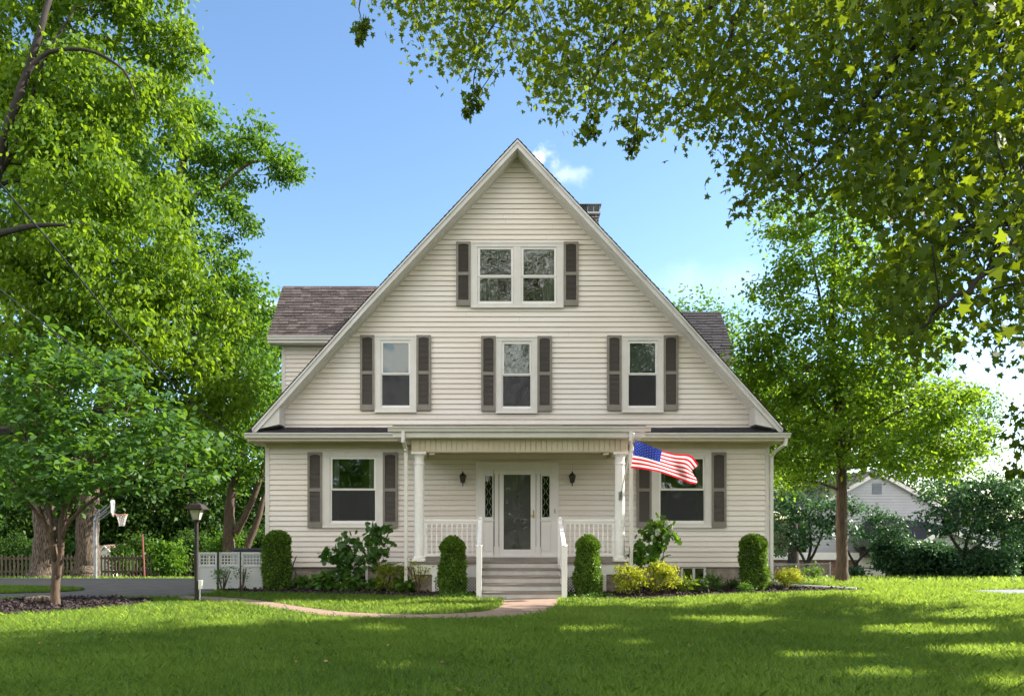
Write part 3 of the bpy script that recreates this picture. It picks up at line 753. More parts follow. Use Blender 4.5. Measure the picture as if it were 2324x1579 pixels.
# chimney
ch = MB(); ch.box(1.95, 2.62, 4.6, 5.5, 8.0, 10.99); chim = ch.build('chimney', BRICKD, H)
c2 = MB(); c2.box(1.90, 2.67, 4.55, 5.55, 10.991, 11.05)
for k in range(5): 
    x = 1.93+k*.177; c2.box(x-.006, x+.006, 4.6, 4.612, 11.05, 11.27)
c2.box(1.88, 2.70, 4.52, 5.58, 11.27, 11.29)
c2.build('chimney_cap', GREYM, chim)
mm = MB()
for k in range(27):
    x = 1.93+k*.0273; mm.box(x-.003, x+.003, 4.604, 4.61, 11.05, 11.27)
for k in range(9): mm.box(1.93, 2.64, 4.604, 4.61, 11.055+k*.025, 11.060+k*.025)
mm.build('spark_mesh', BROWNM, chim)

# windows
def window(w_, sash, glasses, name='window', casing=None, shade=None, label=None, screens=True, curtains=()):
    """w_ frame px; sash = list of sash rect px; glasses = (upper,lower) px rect per sash"""
    x0, x1, z0, z1 = rect(w_)
    c = MB()
    hs_ = [(X0(s[0]), X0(s[1]), Z0(s[3]), Z0(s[2])) for s in sash]
    sz0 = min(h[2] for h in hs_); sz1 = max(h[3] for h in hs_)
    c.box(x0, x1, -.052, .03, z0, sz0); c.box(x0, x1, -.052, .03, sz1, z1)
    e = [x0]+[v for h in hs_ for v in (h[0], h[1])]+[x1]
    for i in range(0, len(e), 2): c.box(e[i], e[i+1], -.05, .03, sz0, sz1)
    c.box(x0-.012, x1+.012, -.062, -.053, z1-.03, z1+.012); c.box(x0-.012, x0+.014, -.062, -.053, z0, z1-.031); c.box(x1-.014, x1+.012, -.062, -.053, z0, z1-.031)
    c.box(x0-.01, x1+.01, -.07, -.053, z0-.012, z0+.022)
    win = c.build(name, TRIM, H, bevel=.003)
    if label: win['label'] = label
    for s, (gu, gl) in zip(hs_, glasses):
        for j, g in enumerate((gu, gl)):
            a0, a1, b0, b1 = X0(g[0]), X0(g[1]), Z0(g[3]), Z0(g[2])
            zt = s[3] if j == 0 else Z0((gu[3]+gl[2])/2); zb = s[2] if j else Z0((gu[3]+gl[2])/2)
            yy = (-.022, .008) if j == 0 else (-.004, .022)
            yo = -.03 if j == 0 else -.018
            f = MB(); f.box(s[0]+.003, a0, yo, yo+.03, zb, zt); f.box(a1, s[1]-.003, yo, yo+.03, zb, zt)
            f.box(a0, a1, yo, yo+.03, b1, zt); f.box(a0, a1, yo, yo+.03, zb, b0)
            sh = f.build('sash', WHITE, win, bevel=.002)
            MB().box(a0-.003, a1+.003, yo+.012, yo+.016, b0-.003, b1+.003).build('pane', GLASS, win)
            if j == 1 and screens:
                MB().box(a0, a1, yo+.004, yo+.005, b0, b1).build('insect_screen', SCREEN, win)
        if shade:
            m_, zl = shade; MB().box(s[0]+.02, s[1]-.02, .06, .066, Z0(zl), s[3]).build('roller_shade', m_, win)
        for (cx0, cx1, cz0, cz1) in curtains:
            cu = MB(); xa, xb = X0(cx0), X0(cx1)
            if xa < s[0]-.05 or xb > s[1]+.05: continue
            n = 14; vs = []
            for i in range(n+1):
                x = xa+(xb-xa)*i/n; y = .11+.02*sin(i*1.9)
                vs += [(x, y, Z0(cz1)), (x, y, Z0(cz0))]
            cu.add(vs, [(2*i, 2*i+2, 2*i+3, 2*i+1) for i in range(n)])
            cu.build('curtain', CURT, win)
    return win
def shutter(px0, px1, py0, py1):
    x0, x1, z0, z1 = X0(px0)+.004, X0(px1)-.004, Z0(py1), Z0(py0)
    s = MB(); f = .055; mid = z0+(z1-z0)*.50
    s.box(x0, x0+f, -.075, -.03, z0, z1); s.box(x1-f, x1, -.075, -.03, z0, z1)
    s.box(x0+f, x1-f, -.073, -.03, z0, z0+.14); s.box(x0+f, x1-f, -.073, -.03, mid-.04, mid+.04)
    # arched head rail
    n = 8; arch = [(x0+f+(x1-x0-2*f)*i/n, z1-.085+.03*sin(pi*i/n)) for i in range(n+1)]
    s.prism([(x1-f, z1), (x0+f, z1)]+arch, -.073, -.03)
    sh = s.build('shutter', SHUT, H, bevel=.003)
    l = MB(); z = z0+.15
    while z < z1-.07:
        if not (mid-.05 < z < mid+.03): l.add([(x0+f, -.066, z), (x1-f, -.066, z), (x1-f, -.036, z+.026), (x0+f, -.036, z+.026), (x0+f, -.060, z-.004), (x1-f, -.060, z-.004)], [(0, 1, 2, 3), (1, 0, 4, 5)])
        z += .030
    l.box(x0+f, x1-f, -.033, -.028, z0+.14, z1-.06)
    l.build('louvres', SLAT, sh)
for i, w_ in enumerate(W1):
    dx = w_[0]-733.3
    window(w_, [(749.8+dx, 853.6+dx, 1036.4, 1186.7)], [((755+dx, 849.4+dx, 1041.6, 1108), (753.5+dx, 851.5+dx, 1112.5, 1181))], name='window',
           curtains=[(750+dx, 768+dx, 1036, 1186), (836+dx, 854+dx, 1036, 1186)], label='large ground floor window left of the porch' if i == 0 else 'large ground floor window behind the flag')
    shutter(w_[0]-34.4, w_[0]-.2, 1026.3, 1196.5); shutter(w_[1]+.2, w_[1]+34.4, 1026.3, 1196.5)
LB = ['upper window near the left rake', 'middle upper window above the door', 'upper window near the right rake']
for i, w_ in enumerate(W2):
    dx, dy = w_[0]-851.9, w_[2]-763
    window(w_, [(865+dx, 931.5+dx, 773+dy, 925+dy)], [((869.7+dx, 927.5+dx, 779+dy, 846+dy), (867.5+dx, 929.5+dx, 851+dy, 920+dy))], shade=(SHADE, 842+dy), label=LB[i])
    shutter(w_[0]-34.2, w_[0]-.6, w_[2]-1.5, w_[3]-4); shutter(w_[1]+.6, w_[1]+34.4, w_[2]-1.5, w_[3]-4)
window(W3, [(1084, 1165, 562, 690), (1182.5, 1263, 562, 690)],
       [((1089.6, 1160, 567, 625), (1089, 1160.5, 631, 684)), ((1187.9, 1257.5, 567, 625), (1187.5, 1258, 631, 684))],
       shade=(SHADED, 626), label='double attic window under the gable peak', screens=False,
       curtains=[(1086, 1128, 626, 692), (1232, 1262, 626, 692)])
shutter(1035, 1068.8, 550.4, 695); shutter(1278.6, 1312.6, 550.4, 695)

# ---- front door ----
x0, x1, z0, z1 = DO
P_ = lambda a: X0(a); Q_ = lambda a: Z0(a)
s = MB()
s.box(x0, X0(1101)-.03, -.05, .03, z0, z1); s.box(X0(1247)+.03, x1, -.05, .03, z0, z1)
s.box(X0(1101)-.03, X0(1247)+.03, -.05, .03, Z0(1066)+.0, z1)
for a, b in ((1101, 1117.4), (1230, 1247)):
    A, B = X0(a), X0(b); s.box(A-.03, B+.03, -.04, .03, Z0(1080), Z0(1066)-.001)
    s.box(A-.03, A, -.04, .03, Z0(1173), Z0(1080)); s.box(B, B+.03, -.04, .03, Z0(1173), Z0(1080)); s.box(A-.03, B+.03, -.04, .03, z0, Z0(1173))
    s.box(A-.045, B+.045, -.07, -.041, Z0(1182), Z0(1178)); s.box(A-.02, B+.02, -.052, -.041, Z0(1250), Z0(1190))
for a, b in ((1122.4, 1131.6), (1216.6, 1225.5)):
    A, B = X0(a), X0(b)
    s.box(A, B, -.085, .03, z0, Z0(1068)); s.box(A-.012, B+.012, -.1, .03, Z0(1075), Z0(1066)-.002); s.box(A-.012, B+.012, -.1, .03, z0, Z0(1240)) 
    for q in (.3, .55, .8): s.box(A+(B-A)*q-.006, A+(B-A)*q+.001, -.09, -.084, Z0(1238), Z0(1076))
s.box(X0(1131.6), X0(1216.6), -.05, .03, Z0(1066)-.02, Z0(1066)-.001)
s.box(x0-.02, x1+.02, -.065, -.049, z1-.03, z1+.02); s.box(x0-.02, x0+.02, -.062, -.051, z0, z1-.031); s.box(x1-.02, x1+.02, -.062, -.051, z0, z1-.031)
s.box(x0, x1, -.12, .03, z0-.0, z0+.045)
sur = s.build('door_surround', WHITE, H, bevel=.003)
for a, b in ((1101, 1117.4), (1230, 1247)):
    A, B = X0(a), X0(b); zb, zt = Z0(1173), Z0(1080)
    MB().box(A, B, -.01, -.005, zb, zt).build('sidelight_pane', GLASSL, sur)
    g = MB(); n = 4; hh = (zt-zb)/n
    for k in range(n):
        zc = zb+hh*k
        for sg in (-1, 1):
            pts_ = [((A+B)/2+sg*((B-A)/2)*(1-abs(sin(pi*t/10))*.80), -.014, zc+hh*t/10-hh*.5*0) for t in range(11)]
            g.tube(pts_, .0035, 4)
    g.build('lead_came', mat('lead_came', (.62, .60, .52), .4), sur)
d = MB(); A, B = X0(1133), X0(1215.5); zb, zt = z0+.045, Z0(1066.5); a0, a1, b0, b1 = X0(1143), X0(1204), Z0(1246), Z0(1077)
d.box(A, a0, -.075, -.04, zb, zt); d.box(a1, B, -.075, -.04, zb, zt); d.box(a0, a1, -.075, -.04, b1, zt); d.box(a0, a1, -.075, -.04, zb, b0)
door = d.build('storm_door', WHITE, H, bevel=.003)
MB().box(a0-.002, a1+.002, -.06, -.056, b0, b1).build('pane', glassmat('storm_glass', 1.4, .03, .02, (.85, .85, .86)), door)
inn = MB(); DG = mat('charcoal_inner_door', (.24, .225, .22), .5)
inn.box(A, B, -.01, .03, zb, zt)
for (u0, u1) in ((.14, .47), (.53, .86)):
    for (v0, v1) in ((.06, .34), (.40, .70), (.75, .94)):
        inn.box(A+(B-A)*u0, A+(B-A)*u1, -.018, -.0101, zb+(zt-zb)*v0, zb+(zt-zb)*v1)
ind = inn.build('inner_door', DG, H, bevel=.004)
kn = MB(); kn.tube([(A+(B-A)*.5, -.012, Z0(1125)), (A+(B-A)*.5, -.03, Z0(1125))], .022, 10); kn.build('knocker', BLACK, ind)
h = MB(); hx = X0(1210.5); h.box(hx-.018, hx+.018, -.088, -.0751, Z0(1175), Z0(1157)); h.tube([(hx, -.088, Z0(1170)), (hx, -.125, Z0(1170)), (hx-.075, -.125, Z0(1170))], .010, 8)
h.build('handle', BRASS, door)
MB().box(X0(1257)-.0, X0(1260.5), -.07, -.0621, Z0(1164), Z0(1154)).build('doorbell', mat('doorbell', (.5, .46, .36), .4), H, bevel=.004)
# wall lanterns
for px in (1051, 1297.5):
    xc = X0(px); yc = -.16; l = MB()
    l.lathe([(.045, 0), (.045, .01), (.02, .012)], (xc, -.03, Z0(1088)), 12)
    l.box(xc-.03, xc+.03, -.04, -.0205, Z0(1096), Z0(1076))
    l.tube([(xc, -.035, Z0(1095)), (xc, -.08, Z0(1098)), (xc, yc, Z0(1095))], .009, 8)
    b = Z0(1095)
    l.lathe([(.008, -.09), (.014, -.08), (.010, -.02), (.05, 0), (.052, .01)], (xc, yc, b), 6)
    for k in range(6):
        t = pi/3*k+pi/6*0; l.bar((xc+.05*cos(t), yc+.05*sin(t), b+.01), (xc+.078*cos(t), yc+.078*sin(t), b+.16), .010)
    l.lathe([(.09, .158), (.092, .168), (.055, .20), (.048, .215), (.03, .225), (.012, .245), (.016, .255), (.003, .29)], (xc, yc, b), 6)
    ln_ = l.build('wall_lantern', BLACK, H)
    MB().lathe([(.045, .012), (.072, .157)], (xc, yc, b), 6).build('lantern_glass', mat('smoked_glass', (.09, .08, .06), .15), ln_)

# ---- porch ----
mb = MB()
mb.box(-2.42, 2.42, -1.97, -.02, .665, .72)
mb.build('porch_floor', DECK, H, bevel=.006)
mb = MB(); mb.box(-2.36, 2.36, -1.93, -1.90, .43, .664); mb.box(-2.36, -2.33, -1.90, -.03, .43, .664); mb.box(2.33, 2.36, -1.90, -.03, .43, .664)
mb.box(-1.93, -1.86, -1.95, -1.87, .0, .43); mb.box(1.86, 1.93, -1.95, -1.87, .0, .43); mb.box(-.93, -.86, -1.95, -1.87, 0, .43); mb.box(.90, .97, -1.95, -1.87, 0, .43)
mb.box(-1.86, -.93, -1.93, -1.90, .37, .43); mb.box(.97, 1.86, -1.93, -1.90, .37, .43); mb.box(-1.86, -.93, -1.93, -1.90, 0.02, .06); mb.box(.97, 1.86, -1.93, -1.90, .02, .06)
mb.build('porch_skirt', WHITE, H)
def lattice(mb, x0, x1, z0, z1, y, step=.070, w_=.016):
    L = (x1-x0); Hh = z1-z0
    k = -Hh
    while k < L:
        for s_ in (1, -1):
            # line x = x0+k+t, z = z0+t  (or mirrored)
            t0 = max(0, -k); t1 = min(Hh, L-k)
            if t1-t0 > .02:
                if s_ == 1: p, q = (x0+k+t0, y, z0+t0), (x0+k+t1, y, z0+t1)
                else: p, q = (x1-k-t0, y+.007, z0+t0), (x1-k-t1, y+.007, z0+t1)
                mb.bar(p, q, .006, w_)
        k += step
mb = MB(); lattice(mb, -1.86, -.93, .06, .37, -1.915); mb.build('porch_lattice', WHITE, H); mb = MB(); lattice(mb, .97, 1.86, .06, .37, -1.915); mb.build('porch_lattice', WHITE, H)
for q0, q1, q2 in ((-2.33, -1.94, -2.2), (2.33, 1.94, 2.2)):
    mb = MB(); mb.box(q0, q1, -1.88, -1.5, 0, .43); mb.box(q0, q2, -1.5, -.0, -.02, .425); mb.build('stone_pier', STONE, H)
# columns
for xc in (-2.22, 2.245):
    m_ = MB(); z = .72
    m_.box(xc-.15, xc+.15, -2.0+.0, -1.70, .721, .77)
    m_.lathe([(.145, .77), (.15, .79), (.14, .82), (.118, .83), (.113, .85), (.112, 1.6), (.108, 2.75), (.105, 2.86), (.122, 2.87), (.122, 2.895), (.104, 2.9), (.104, 3.02), (.118, 3.05), (.15, 3.09)], (xc, -1.85, 0), 28)
    m_.box(xc-.165, xc+.165, -2.01, -1.69, 3.091, 3.135)
    m_.build('porch_column', WHITE, H, smooth=True)
# porch beam with vertical boards
mb = MB(); mb.box(-2.38, 2.40, -1.965, -1.74, 3.137, 3.43)
x = -2.30
while x < 2.36:
    mb.box(x, x+.101, -1.985, -1.966, 3.16, 3.43); mb.box(x+.101, x+.1165, -1.9665, -1.9655, 3.16, 3.43, 1); x += .1165  # dark backing strips paint the shadow in the grooves between boards
mb.box(-2.40, 2.42, -1.99, -1.73, 3.136, 3.158)
mb.box(-2.38, -2.2, -1.73, -.04, 3.137, 3.43); mb.box(2.22, 2.40, -1.73, -.04, 3.137, 3.43)
mb.build('porch_beam', [SOFF, GRIME_SHADOW], H)
mb = MB(); mb.box(-2.2, 2.22, -1.735, -.04, 3.40, 3.42); mb.box(-2.5, -2.381, -1.9, -.04, 3.40, 3.43); mb.box(2.41, 2.6, -1.9, -.04, 3.40, 3.43)
for sx in (-2.05, 2.05): mb.box(sx-.06+(.12 if sx<0 else -.12), sx+.06+(.12 if sx<0 else -.12), -1.95, -1.76, 3.085, 3.134)
mb.build('porch_ceiling', SOFF, H)
mb = MB()
mb.prismx([(-2.20, 3.43), (-2.20, 3.64), (0, 3.88), (-.0, 3.56), (-.62, 3.43)], -2.72, 2.71)
mb.prismx([(-2.201, 3.44), (-2.215, 3.44), (-2.22, 3.55), (-2.201, 3.55)], -2.76, 2.75)
mb.build('porch_roof', TRIM, H)
mb = MB(); mb.prismx([(-2.27, 3.668), (-2.27, 3.682), (0, 3.92), (0, 3.89)], -2.76, 2.75); 
slope(mb, (-2.76, -2.29, 3.675), (1, 0, 0), (0, 2.27, .238), 5.51, 2.3, .15, .4, .010)
mb.build('porch_shingles', SHINGD, H)
# railings
def baluster(mb, x, y, z0, z1):
    h_ = z1-z0; r = .016
    mb.box(x-r, x+r, y-r, y+r, z0, z0+h_*.32)
    mb.lathe([(r*1.1, h_*.32), (r*.7, h_*.36), (r*1.35, h_*.42), (r*1.25, h_*.5), (r*.7, h_*.80), (r*1.1, h_*.84)], (x, y, z0), 8)
    mb.box(x-r, x+r, y-r, y+r, z0+h_*.84, z1)
for xa, xb in ((-2.11, -.87), (.98, 2.13)):
    r_ = MB(); r_.box(xa, xb, -1.895, -1.825, 1.60, 1.65); r_.box(xa, xb, -1.88, -1.84, 1.555, 1.601); r_.box(xa, xb, -1.885, -1.835, .83, .885); r_.box(xa, xa+.04, -1.88, -1.84, .72, 1.556); r_.box(xb-.04, xb, -1.88, -1.84, .72, 1.556)
    rail = r_.build('porch_railing', WHITE, H, bevel=.005)
    n = 11
    for k in range(n):
        x = xa+(xb-xa)*(k+.5)/n; b_ = MB(); baluster(b_, x, -1.86, .885, 1.555); b_.build('baluster', WHITE, rail)
# steps
st = MB()
for k in range(5):
    zt = .72-.144*k; yf = -1.97-.272*k
    if k: st.box(-.83, .875, yf-.025, yf+.272-.02, zt-.035, zt, 1)
    st.box(-.81 if k < 4 else -.84, .855 if k < 4 else .885, yf-.0, yf+.02, zt-.144 if k < 4 else .0, zt-.0355, 0)
st.box(-.83, -.80, -3.03, -1.97, .0, .11); st.box(.85, .88, -3.03, -1.97, .0, .11)
for sx in (-.84, .87):
    st.prismx([(-1.96, .0), (-3.02, .0), (-3.02, .12), (-1.96, .66)], sx-.015, sx+.015)
stp = st.build('front_steps', [STEP, DECK], H, bevel=.004)
for sx, s_ in ((-.86, -1), (.905, 1)):
    r_ = MB()
    r_.box(sx-.05, sx+.05, -1.99, -1.89, .55, 1.66); r_.prismz([(sx-.058, -1.998), (sx+.058, -1.998), (sx+.058, -1.882), (sx-.058, -1.882)], 1.661, 1.68); r_.lathe([(.045, 1.68), (.02, 1.71)], (sx, -1.94, 0), 4)
    r_.box(sx-.055, sx+.055, -3.10, -2.99, .0, 1.10); r_.lathe([(.078, 1.10), (.078, 1.115), (.01, 1.14)], (sx, -3.045, 0), 4)
    r_.bar((sx, -1.94, 1.60), (sx, -3.04, 1.09), .085, .05); r_.bar((sx, -1.94, .86), (sx, -3.04, .33), .05, .05)
    hr = r_.build('stair_rail', WHITE, H, bevel=.004)
    for k in range(8):
        t = (k+.5)/8; y = -1.99-1.0*t; b_ = MB(); z_ = .84-.49*t; b_.box(sx-.016, sx+.016, y-.016, y+.016, z_+.02, z_+.72); b_.build('baluster', WHITE, hr)

# downspouts
def dsp(pts_, w_=.07): 
    m_ = MB()
    for p, q in zip(pts_[:-1], pts_[1:]): m_.bar(p, q, w_, .055)
    for p in pts_[1:-1]: m_.lathe([(.042, -.04), (.042, .04)], p, 8)
    return m_.build('downspout', TRIM, H)
dsp([(-2.53, -2.26, 3.56), (-2.53, -2.26, 3.36), (-2.50, -2.05, 3.2), (-2.50, -1.99, 3.10), (-2.50, -1.99, .04)])
dsp([(2.42, -2.26, 3.56), (2.42, -2.26, 3.40), (2.47, -2.06, 3.2), (2.47, -2.02, 3.10), (2.47, -2.02, .04)])
dsp([(6.40, -.66, 3.58), (6.38, -.64, 3.44), (6.27, -.2, 3.28), (6.255, -.08, 3.18), (6.255, -.08, .22), (6.33, -.18, .09), (6.5, -.5, .07), (7.75, -1.35, .06)])
m_ = MB(); p = at(596, 1170, 1.2); m_.box(-6.36, -6.22, 1.1, 1.3, 1.55, 1.8); m_.tube([(-6.28, 1.2, 1.1), (-6.28, 1.2, 3.5)], .02, 8); m_.build('electric_meter', GREYM, H)

# ======================= FLAG =======================
fl = thing('flag', 'american flag blowing to the right from a pole on the right porch column', 'flag', (2.25, -2.05, 2.2))
pm = MB(); pb, ptp = Vector((2.24, -1.99, 2.18)), at(1437.5, 987, -3.15)
pm.tube([pb, ptp], .013, 10); pm.lathe([(.0, -.0), (.022, .012), (.025, .03), (.015, .05), (0, .056)], ptp, 10)
pm.build('flag_pole', WHITE, fl, smooth=True)
br = MB(); br.tube([pb-Vector((0, -.02, .04)), pb+(ptp-pb)*.08], .02, 8); br.box(2.20, 2.28, -1.99, -1.95, 2.08, 2.26); br.build('bracket', GREYM, fl)
topc = [(0, 1440, 998), (.2, 1463, 1006), (.4, 1503, 1023), (.6, 1532, 1030), (.8, 1566, 1031), (1, 1583, 1056)]
botc = [(0, 1429, 1062), (.2, 1462, 1064.5), (.4, 1497, 1071), (.6, 1530, 1083), (.8, 1556, 1095), (1, 1576, 1098.5)]
def ip(c_, u): return np.interp(u, [q[0] for q in c_], [q[1] for q in c_]), np.interp(u, [q[0] for q in c_], [q[2] for q in c_])
def cloth(u, v):      # u along the fly, v from the bottom edge to the top edge
    def sm(c_, u):
        e = .05; pts_ = [ip(c_, min(1, max(0, u+k))) for k in (-e, 0, e)]; return sum(p[0] for p in pts_)/3, sum(p[1] for p in pts_)/3
    a = sm(botc, u); b = sm(topc, u)
    s_ = 1+.0*v
    px = a[0]*(1-v)+b[0]*v; py = a[1]*(1-v)+b[1]*v
    py += u*u*5*sin(pi*v*1.0+u*3)*v*(1-v)*2; px += 7*u*u*sin(v*6+1)*(u > .3)
    Y = (-2.62)*(1-v)+(-3.08)*v+.09*sin(u*9.5-v*2.3)*min(1, u*3)+.05*sin(u*17+v*3)*u
    return at(px, py, Y)
NU, NV = 60, 52
m_ = MB(); vs = [cloth(i/NU, j/NV) for j in range(NV+1) for i in range(NU+1)]
RED = mat('flag_red', (.60, .015, .03), .7); WHT = mat('flag_white', (.82, .80, .80), .7); BLU = mat('flag_blue', (.02, .04, .26), .7)
for mm_ in (RED, WHT, BLU):
    t_ = mm_.node_tree; p_ = t_.nodes['Principled BSDF']; tl = N(t_, 'ShaderNodeBsdfTranslucent'); tl.inputs['Color'].default_value = p_.inputs['Base Color'].default_value
    ms_ = N(t_, 'ShaderNodeMixShader'); ms_.inputs[0].default_value = .45; o_ = t_.nodes['Material Output']
    t_.links.new(p_.outputs[0], ms_.inputs[1]); t_.links.new(tl.outputs[0], ms_.inputs[2]); t_.links.new(ms_.outputs[0], o_.inputs['Surface'])
base = len(m_.v); m_.v += [tuple(v) for v in vs]
for j in range(NV):
    for i in range(NU):
        st_ = j//4; mi = 0 if st_ % 2 == 0 else 1
        if i < NU*.4 and st_ >= 6: mi = 2
        a = j*(NU+1)+i; m_.f.append([base+a, base+a+1, base+a+NU+2, base+a+NU+1]); m_.m.append(mi); m_.a.append(.5)
cl_ = m_.build('flag_cloth', [RED, WHT, BLU], fl, smooth=False)
for pgn in cl_.data.polygons: pgn.use_smooth = True
s_ = MB()
for r in range(9):
    for k in range(6 if r % 2 == 0 else 5):
        uc = .4*((k*2+1+(r % 2))/12.0); vc = 6/13+(7/13)*((r+1)/10.0)
        for off in (-.004, .004):
            pts_ = []
            for q in range(10):
                rr = 1.0 if q % 2 == 0 else .42; t = pi/2+q*pi/5
                P1 = cloth(uc+.0155*rr*cos(t), min(.999, vc+.026*rr*sin(t))); P1 = P1+Vector((0, off*2.0, 0)); pts_.append(P1)
            s_.add(pts_, [tuple(range(10))])
s_.build('star_field', WHT, cl_)

# ======================= FRONT GARDEN =======================
def topiary(px, pytop, pybot, wpx, Y, label, tap=.06, grp='clipped column evergreens by the house'):
    d = Y-CY; s = F/d; xc = CX+(px-VX)/s; z1 = CZ+(VY-pytop)/s; r = wpx/2/s; zb = .03
    hh = z1-zb; n = 9500
    root = thing('clipped_shrub', label, 'shrub', (xc, Y, 0), grp)
    t = rs.rand(n); th = rs.rand(n)*6.283
    def rad(t): 
        return r*np.where(t > .80, np.sqrt(np.clip(1-((t-.80)/.205)**2, 0, 1)), np.where(t < .25, .80+.2*np.sin(t/.25*1.57), 1.0))*(1.0+tap*.4-tap*1.6*np.clip(t-.25, 0, 1))
    wob = 1+.06*np.sin(th*3+t*7+px)+.05*np.sin(th*5-t*13+px)+.03*np.sin(t*23+px)
    rr = rad(t)*wob*(.86+.16*rs.rand(n)+.10*(rs.rand(n) < .04))
    # extra cover of the domed top
    P = np.c_[xc+rr*np.cos(th), Y+rr*np.sin(th), zb+.02+t*hh]
    k = rs.rand(n) < .25; q = np.sqrt(rs.rand(n))*r
    tt = .80+.195*np.sqrt(np.clip(1-(q/r)**2, 0, 1)); P[k] = np.c_[xc+q*np.cos(th), Y+q*np.sin(th), zb+tt*hh*(.97+.03*rs.rand(n))][k]
    outv = P-np.array([xc, Y, 0]); outv[:, 2] = (P[:, 2]-zb-hh*.6)*.5; outv /= np.linalg.norm(outv, axis=1)[:, None]
    V, kk = leaves(P, .048, 'oval', .3, 1.1, -.2, outv)
    clp = .5+.5*np.sin(th*4+t*11)*np.sin(t*19+th*2)
    np_mesh('foliage', V, len(V)//kk, kk, LF_BOX, np.clip(.35*clp+.65*rs.rand(n), 0, 1), root)
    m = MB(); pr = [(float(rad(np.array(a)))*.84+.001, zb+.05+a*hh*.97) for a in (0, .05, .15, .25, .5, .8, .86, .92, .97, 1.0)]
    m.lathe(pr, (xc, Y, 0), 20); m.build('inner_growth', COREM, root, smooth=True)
    m = MB(); m.tube([(xc, Y, 0), (xc, Y, .2)], [.035, .03], 8); m.build('stem', BARKD, root)
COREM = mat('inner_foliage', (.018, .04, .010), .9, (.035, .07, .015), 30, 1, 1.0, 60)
topiary(628.5, 1207, 1338, 60, -1.35, 'clipped column evergreen at the far left corner of the facade beside the white screen')
topiary(1027, 1220, 1354, 56, -2.55, 'clipped column evergreen left of the front steps', .30)
topiary(1334, 1217, 1357, 54, -2.65, 'clipped column evergreen right of the front steps', .36)
topiary(1710, 1215, 1341, 58, -1.35, 'clipped column evergreen at the right corner of the facade by the downspout')

def bush(name, label, px, pyt, wpx, Y, leafm, kind='oval', lsize=.05, per=26, dens=26, rc=.09, group=None, stems=7, cat='shrub', zmin=.12, up=.8, spread=.9, flat=.8, hollow=.5, rough=.5, depth=None, barkm=None):
    s = F/(Y-CY); xc = CX+(px-VX)/s; z1 = CZ+(VY-pyt)/s; r = wpx/2/s; gz = .03 if Y < .5 else float(terr(xc, Y)); zb = gz+zmin*(z1-gz)
    dd = depth or r*.8
    cl = [(xc, Y, (zb+z1)/2, r*.85, dd, (z1-zb)/2)]
    for k in range(5): 
        a = random.uniform(0, 6.28); cl.append((xc+cos(a)*r*.5, Y+sin(a)*dd*.5, zb+(z1-zb)*random.uniform(.45, .8), r*.42, dd*.42, (z1-zb)*.22))
    tr = [[(xc+random.uniform(-.25, .25)*r*.5, Y, gz, .012), (xc+random.uniform(-.6, .6)*r, Y+random.uniform(-.5, .5)*dd, zb+(z1-zb)*.75, .005)] for k in range(stems)]
    return plant(name, label, cat, (xc, Y, gz), tr[0], cl, leafm, barkm or BARKG, kind, lsize, dens, per, rc, flat, up, spread, .1, .15, group,
                 'foliage', 'stems', hollow, rough, tr[1:], .5, 5, None, False, .004)
GO = 'golden shrubs in the beds'
bush('golden_shrub', 'golden leaved shrub at the foot of the flag side downspout', 1428, 1281, 88, -2.55, LF_GOLD, lsize=.055, dens=30, group=GO, zmin=.15)
bush('golden_shrub', 'broad golden leaved shrub below the white hydrangea', 1512, 1277, 94, -2.3, LF_GOLD, lsize=.055, dens=30, group=GO, zmin=.15)
bush('golden_shrub', 'small golden shrub beyond the corner downspout by the chain fence', 1785, 1288, 66, -1.0, LF_GOLD, lsize=.05, dens=34, group=GO, zmin=.15)
bush('golden_shrub', 'straggly pale gold shrub left of the porch lattice', 948, 1268, 70, -2.1, LF_GOLD, lsize=.05, per=9, dens=9, rc=.10, group=GO, hollow=.3, stems=9)
LF_OLV = leafmat('olive_leaf', (.10, .15, .012), (.30, .31, .02), (.36, .42, .02), .4)
bush('olive_shrub', 'olive green feathery shrub beneath the left hydrangea', 882, 1276, 76, -2.0, LF_OLV, 'lance', .06, per=30, group=None, zmin=.1)
GS = 'low round shrubs in the right bed'
bush('mound_shrub', 'round green mound shrub under the right basement window', 1587, 1311, 44, -1.9, LF_GRN2, lsize=.035, group=GS, zmin=.05, dens=45)
bush('mound_shrub', 'taller green mound shrub with a yellow tip, second of the low ones', 1620, 1302, 40, -1.6, LF_GRN2, lsize=.04, group=GS, zmin=.05, dens=45)
bush('mound_shrub', 'dark small mound shrub against the foundation', 1661, 1315, 36, -1.1, LF_DARK, lsize=.035, group=GS, zmin=.05, dens=45)
bush('mound_shrub', 'small pale green mound shrub in front of the corner evergreen', 1692, 1325, 36, -1.9, LF_GRN2, lsize=.035, group=GS, zmin=.05, dens=45)
bush('leafy_perennial', 'broad leaved plant between the golden shrubs and the mound shrubs', 1555, 1310, 30, -2.1, LF_YEL, 'lance', .14, per=5, dens=12, rc=.08, stems=3, cat='plant')
GB = 'low plants at the back of the left bed'
for i, (px_, py_, w_, Y_, lb) in enumerate([(738, 1308, 52, -1.5, 'low green fern like plant nearest the left basement window'), (690, 1316, 40, -1.1, 'low green plant beside the far left evergreen'),
                       (800, 1318, 44, -1.6, 'low green plant in front of the left basement window'), (915, 1318, 40, -1.9, 'low bright plant between the olive shrub and the pale gold shrub'), (858, 1322, 36, -1.5, 'low green plant half hidden behind the olive shrub')]):
    bush('low_plant', lb, px_, py_, w_, Y_, LF_GRN2, 'lobed', .12, per=12, dens=30, rc=.12, group=GB, cat='plant', stems=3, zmin=.05)
